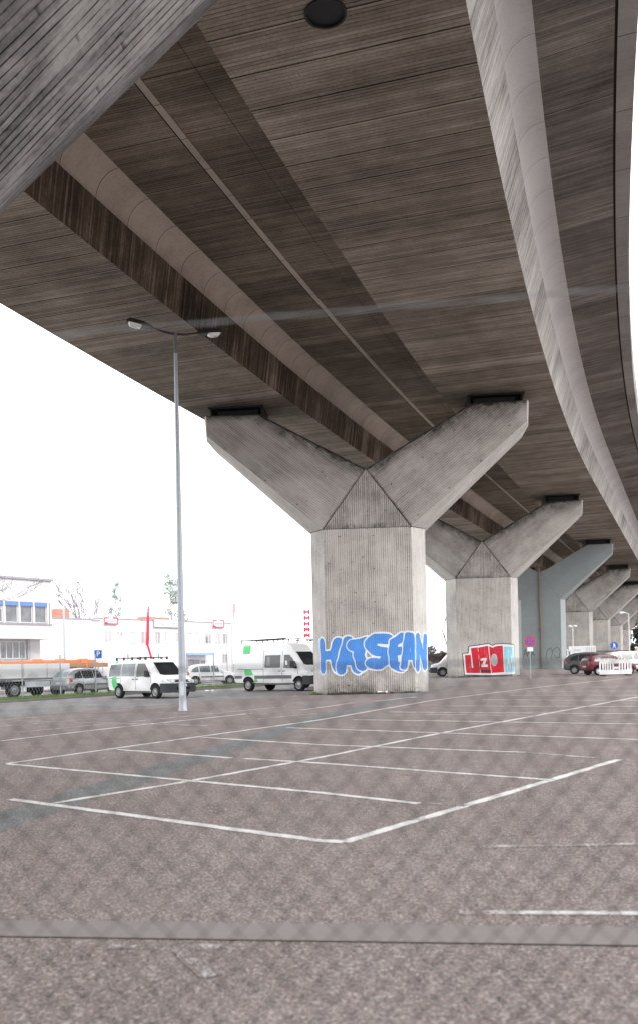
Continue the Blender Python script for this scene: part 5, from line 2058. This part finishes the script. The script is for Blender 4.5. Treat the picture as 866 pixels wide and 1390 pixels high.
# ------------------------------------------------------------------ trees
def bare_tree(label, x, y, h, seed, bark, twig, spread=.45, thick=.16, levels=5, group=None, lean=(0, 0), first=.3, kids=3, twr=.012, name='bare_tree'):
    r_ = random.Random(seed)
    root = thing(name, label, 'tree', (x, y, gz(x, y)), 0, group)
    trunk, crown = MB(), MB()

    def grow(p, d, L, rad, lev):
        n_ = 4
        pts, rr = [p], [rad]
        for i in range(n_):
            d = (d + Vector((r_.uniform(-.16, .16), r_.uniform(-.16, .16), r_.uniform(-.04, .12)))).normalized()
            p = p + d * (L / n_)
            pts.append(p)
            rr.append(max(twr, rad * (1 - .42 * (i + 1) / n_)))
        (trunk if lev == 0 else crown).tube(pts, rr, 8 if lev == 0 else (6 if lev == 1 else (4 if lev < 4 else 3)), cap=lev < 2)
        if lev >= levels:
            return
        k_ = kids + (1 if lev in (0, 1) else 0)
        for i in range(k_):
            t = r_.uniform(.45, 1.0) if i else 1.0
            q = pts[min(n_, int(t * n_))]
            a = r_.uniform(0, 2 * PI)
            out = Vector((math.cos(a), math.sin(a), r_.uniform(-.05, .35)))
            nd = (d * (1 - spread) + out * spread * r_.uniform(.8, 1.3)).normalized()
            grow(q, nd, L * r_.uniform(.58, .82), max(twr, rad * r_.uniform(.42, .6)), lev + 1)
    grow(Vector((0, 0, -.2)), Vector((*lean, 1)).normalized(), h * first, thick, 0)
    trunk.build('trunk', bark, root, smooth=60)
    crown.build('crown', twig, root)
    return root


def leafy_tree(label, x, y, h, w, seed, leaf, bark, n=2600, leafs=.32, trunk_h=.25, group=None, name='leafy_tree'):
    r_ = random.Random(seed)
    root = thing(name, label, 'tree', (x, y, gz(x, y)), 0, group)
    m_ = MB()
    m_.tube([(0, 0, -.2), (.05, 0, h * .3), (0, .05, h * .6), (0, 0, h * .85)], [w * .07, w * .055, w * .035, .03], 8)
    lobes = []
    for k in range(16):
        a = r_.uniform(0, 2 * PI)
        z = h * r_.uniform(trunk_h, .92)
        f = math.sin(min(1, (z / h - trunk_h) / (1 - trunk_h) * .8 + .2) * PI) ** .7
        rad = w * .5 * f * r_.uniform(.3, 1.0)
        c = Vector((rad * math.cos(a), rad * math.sin(a), z))
        lobes.append((c, w * r_.uniform(.14, .28)))
        m_.tube([(0, 0, max(h * .15, z - w * .3)), tuple(c)], [.06, .02], 5)
    m_.build('trunk', bark, root, smooth=60)
    m_ = MB()
    for k in range(n):
        c, rr = r_.choice(lobes)
        v = Vector((r_.gauss(0, 1), r_.gauss(0, 1), r_.gauss(0, 1))).normalized() * rr * r_.uniform(.5, 1.15)
        p = c + v
        a = Vector((r_.gauss(0, 1), r_.gauss(0, 1), r_.gauss(0, 1))).normalized()
        b = a.orthogonal().normalized()
        s_ = leafs * r_.uniform(.5, 1.2)
        m_.poly([p + a * s_, p + b * s_ * .5, p - a * s_, p - b * s_ * .5])
    m_.build('crown', leaf, root)
    return root


bare_tree('bare tree reaching thin branches in from the left edge before the office block', -21.9, 51.8, 13.6, 14, M['bark'], M['bark_pale'], .50, .17, 5, None, (.02, 0), .34, 3, .012)
bare_tree('bare pale tree with forked limbs above the blank white wall', *st(59.5, 73), 12.2, 21, M['bark_pale'], M['bark_pale'], .36, .16, 4, 'bare trees behind the white buildings', first=.42, twr=.022)
bare_tree('thin bare tree left of the first red framed sign', *st(66.5, 80), 11.5, 5, M['bark_pale'], M['bark_pale'], .34, .12, 4, 'bare trees behind the white buildings', first=.36, twr=.022)
bare_tree('faint bare tree behind the sign board on the long building', *st(84, 86), 11.2, 8, M['bark_pale'], M['bark_pale'], .5, .14, 5, 'bare trees behind the white buildings', first=.33, twr=.03)
leafy_tree('narrow grey green poplar beside the brick chimney', *st(63.8, 75), 12.2, 1.3, 4, M['leaf_pale'], M['bark_pale'], 500, .2, .45)
leafy_tree('tall faint poplar standing behind the long white building right of the chimneys', *st(92, 96), 17, 2.8, 6, M['leaf_pale'], M['bark_pale'], 900, .3, .3)
for i, (x, y, h, sd) in enumerate(((13.6, 103, 6.6, 31), (15.6, 108, 6.0, 32), (17.4, 105, 6.4, 33), (19.6, 110, 6.8, 34))):
    bare_tree(['bushy brown bare tree nearest the blue graffiti pier in the gap', 'bushy brown bare tree in the middle of the gap between the piers', 'bushy brown bare tree nearest the red graffiti pier in the gap', 'bushy brown bare tree behind the red graffiti pier'][i],
              x, y, h, sd, M['bark'], M['twig_brown'], .55, .14, 5, 'bushy trees on the bank between the piers', first=.20, kids=4, twr=.022)
bare_tree('single thin bare tree rising above the bushes in the gap between the piers', 15.4, 106.5, 9.4, 40, M['bark_pale'], M['bark_pale'], .35, .09, 4, None, first=.5, kids=2, twr=.02)
for i, (x, y, h, w, lab) in enumerate(((39.5, 108, 6.0, 4.2, 'dark evergreen tree at the right edge beside the lamp post'), (42.5, 112, 8.5, 5.0, 'taller dark evergreen tree at the far right edge'))):
    leafy_tree(lab, x, y, h, w, 50 + i, M['leaf_dark'], M['bark'], 2600, .34, .08, 'evergreen trees beyond the viaduct')

# ------------------------------------------------------------------ grass, weeds, litter
r_ = random.Random(9)
mb = MB()


def blade(x, y, z, hgt):
    a = r_.uniform(0, 2 * PI)
    w = .012 + hgt * .06
    dx, dy = math.cos(a) * w, math.sin(a) * w
    lx_, ly_ = r_.uniform(-.5, .5) * hgt, r_.uniform(-.5, .5) * hgt
    mb.poly([(x - dx, y - dy, z), (x + dx, y + dy, z), (x + lx_, y + ly_, z + hgt)])


for k in range(15000):
    e_, t_ = r_.uniform(27, 66), 40.05 + 2.9 * r_.random()
    x, y = st(e_, t_)
    blade(x, y, gz(x, y) + .05, r_.uniform(.06, .20) * (1.5 if r_.random() < .1 else 1))
tag(mb.build('verge_grass', M['grass']), 'short green grass growing along the verge behind the vans', 'grass', kind='stuff')

mb = MB()
pr, pc_, _ = PIERS[1]
for cx_, n_ in ((-2.75, 60), (-2.45, 40), (-1.5, 20), (-1.9, 15), (.7, 12), (1.9, 14)):
    p0 = pr.matrix_basis @ Vector((cx_, -1.02 if abs(cx_) < 2.2 else -.75, 0))
    for k in range(n_):
        x, y = p0.x + r_.gauss(0, .09), p0.y - .12 + r_.gauss(0, .05)
        blade(x, y, gz(x, y), r_.uniform(.05, .2))
tag(mb.build('weeds', M['grass']), 'small tufts of weeds at the foot of the blue graffiti pier', 'weeds', kind='stuff')

lt = pr.matrix_basis @ Vector((.55, -1.5, 0))
mb = MB()
n_ = 9
pt = [[(i * .06 - .24, j * .05 - .2, .03 + r_.uniform(0, .12)) for j in range(n_)] for i in range(n_)]
for i in range(n_ - 1):
    for j in range(n_ - 1):
        mb.poly([pt[i][j], pt[i + 1][j], pt[i + 1][j + 1], pt[i][j + 1]])
tag(mb.build('crumpled_paper', M['white'], loc=(lt.x, lt.y, gz(lt.x, lt.y))), 'crumpled white paper lying at the foot of the blue graffiti pier', 'litter')
for k, (x, y, lab) in enumerate(((-6.1, 50.2, 'scrap of white litter on the grass right of the low van'),)):
    mb = MB()
    for i in range(n_ - 1):
        for j in range(n_ - 1):
            mb.poly([pt[i][j], pt[i + 1][j], pt[i + 1][j + 1], pt[i][j + 1]])
    tag(mb.build('crumpled_paper', M['white'], loc=(x, y, gz(x, y) + .06)), lab, 'litter')

# ------------------------------------------------------------------ the chain link fence right in front of the camera
FY = 1.5
cf = thing('chain_link_fence', 'out of focus chain link fence close in front of the viewer', 'fence', (0, FY, gz(0, FY)))
PX = .0580          # diamond width
PZ = .0580
mb = MB()
TOPZ = 1.64
nz = int((TOPZ - .04) / (PZ / 2))
HALF = 1.5
for i in range(int(4 * HALF / PX)):
    x0 = -HALF + i * PX / 2
    pts = []
    for k in range(nz + 1):
        xx, zz_ = x0 + (PX / 2 if (k + i) % 2 else 0), .04 + k * PZ / 2
        sag = .016 * math.sin(2.1 * xx + 1.7 * zz_ + .4) + .009 * math.sin(5.3 * zz_ - 3.9 * xx)
        sag2 = .014 * math.sin(2.7 * xx - 1.3 * zz_) + .008 * math.sin(6.1 * xx + 2.0 * zz_)
        pts.append((xx + sag * min(1, zz_ * 3), .0022 * (1 if (k + i) % 2 else -1) + .03 * math.sin(2.4 * xx + zz_) * min(1, zz_ * 2), zz_ + sag2 * min(1, zz_ * 3) * min(1, (TOPZ - zz_) * 4)))
    mb.tube(pts, .0015, 4)
mb.build('wire_mesh', M['wire'], cf)
for z in (.05, .85, TOPZ):
    mb = MB()
    mb.tube([(-HALF, .004, z), (HALF, .004, z)], .0018, 6)
    mb.build('tension_wire', M['wire'], cf)
for z, tilt in ((2.225, -.06),):
    mb = MB()
    mb.tube([(-HALF, 0, z + tilt * HALF), (0, 0, z), (HALF, 0, z - tilt * HALF)], .0011, 6)
    mb.tube([(-HALF + k * .05, .002 * math.sin(k * 1.3), z + .002 * math.cos(k * 1.3) - tilt * (-HALF + k * .05)) for k in range(61)], .0008, 4)
    mb.build('top_wire', M['strand'], cf)
for x in (-HALF - .03, HALF + .03):
    mb = MB()
    mb.tube([(x, 0, -.2), (x, 0, 2.35)], .025, 10)
    mb.build('post', M['galv'], cf, smooth=True)
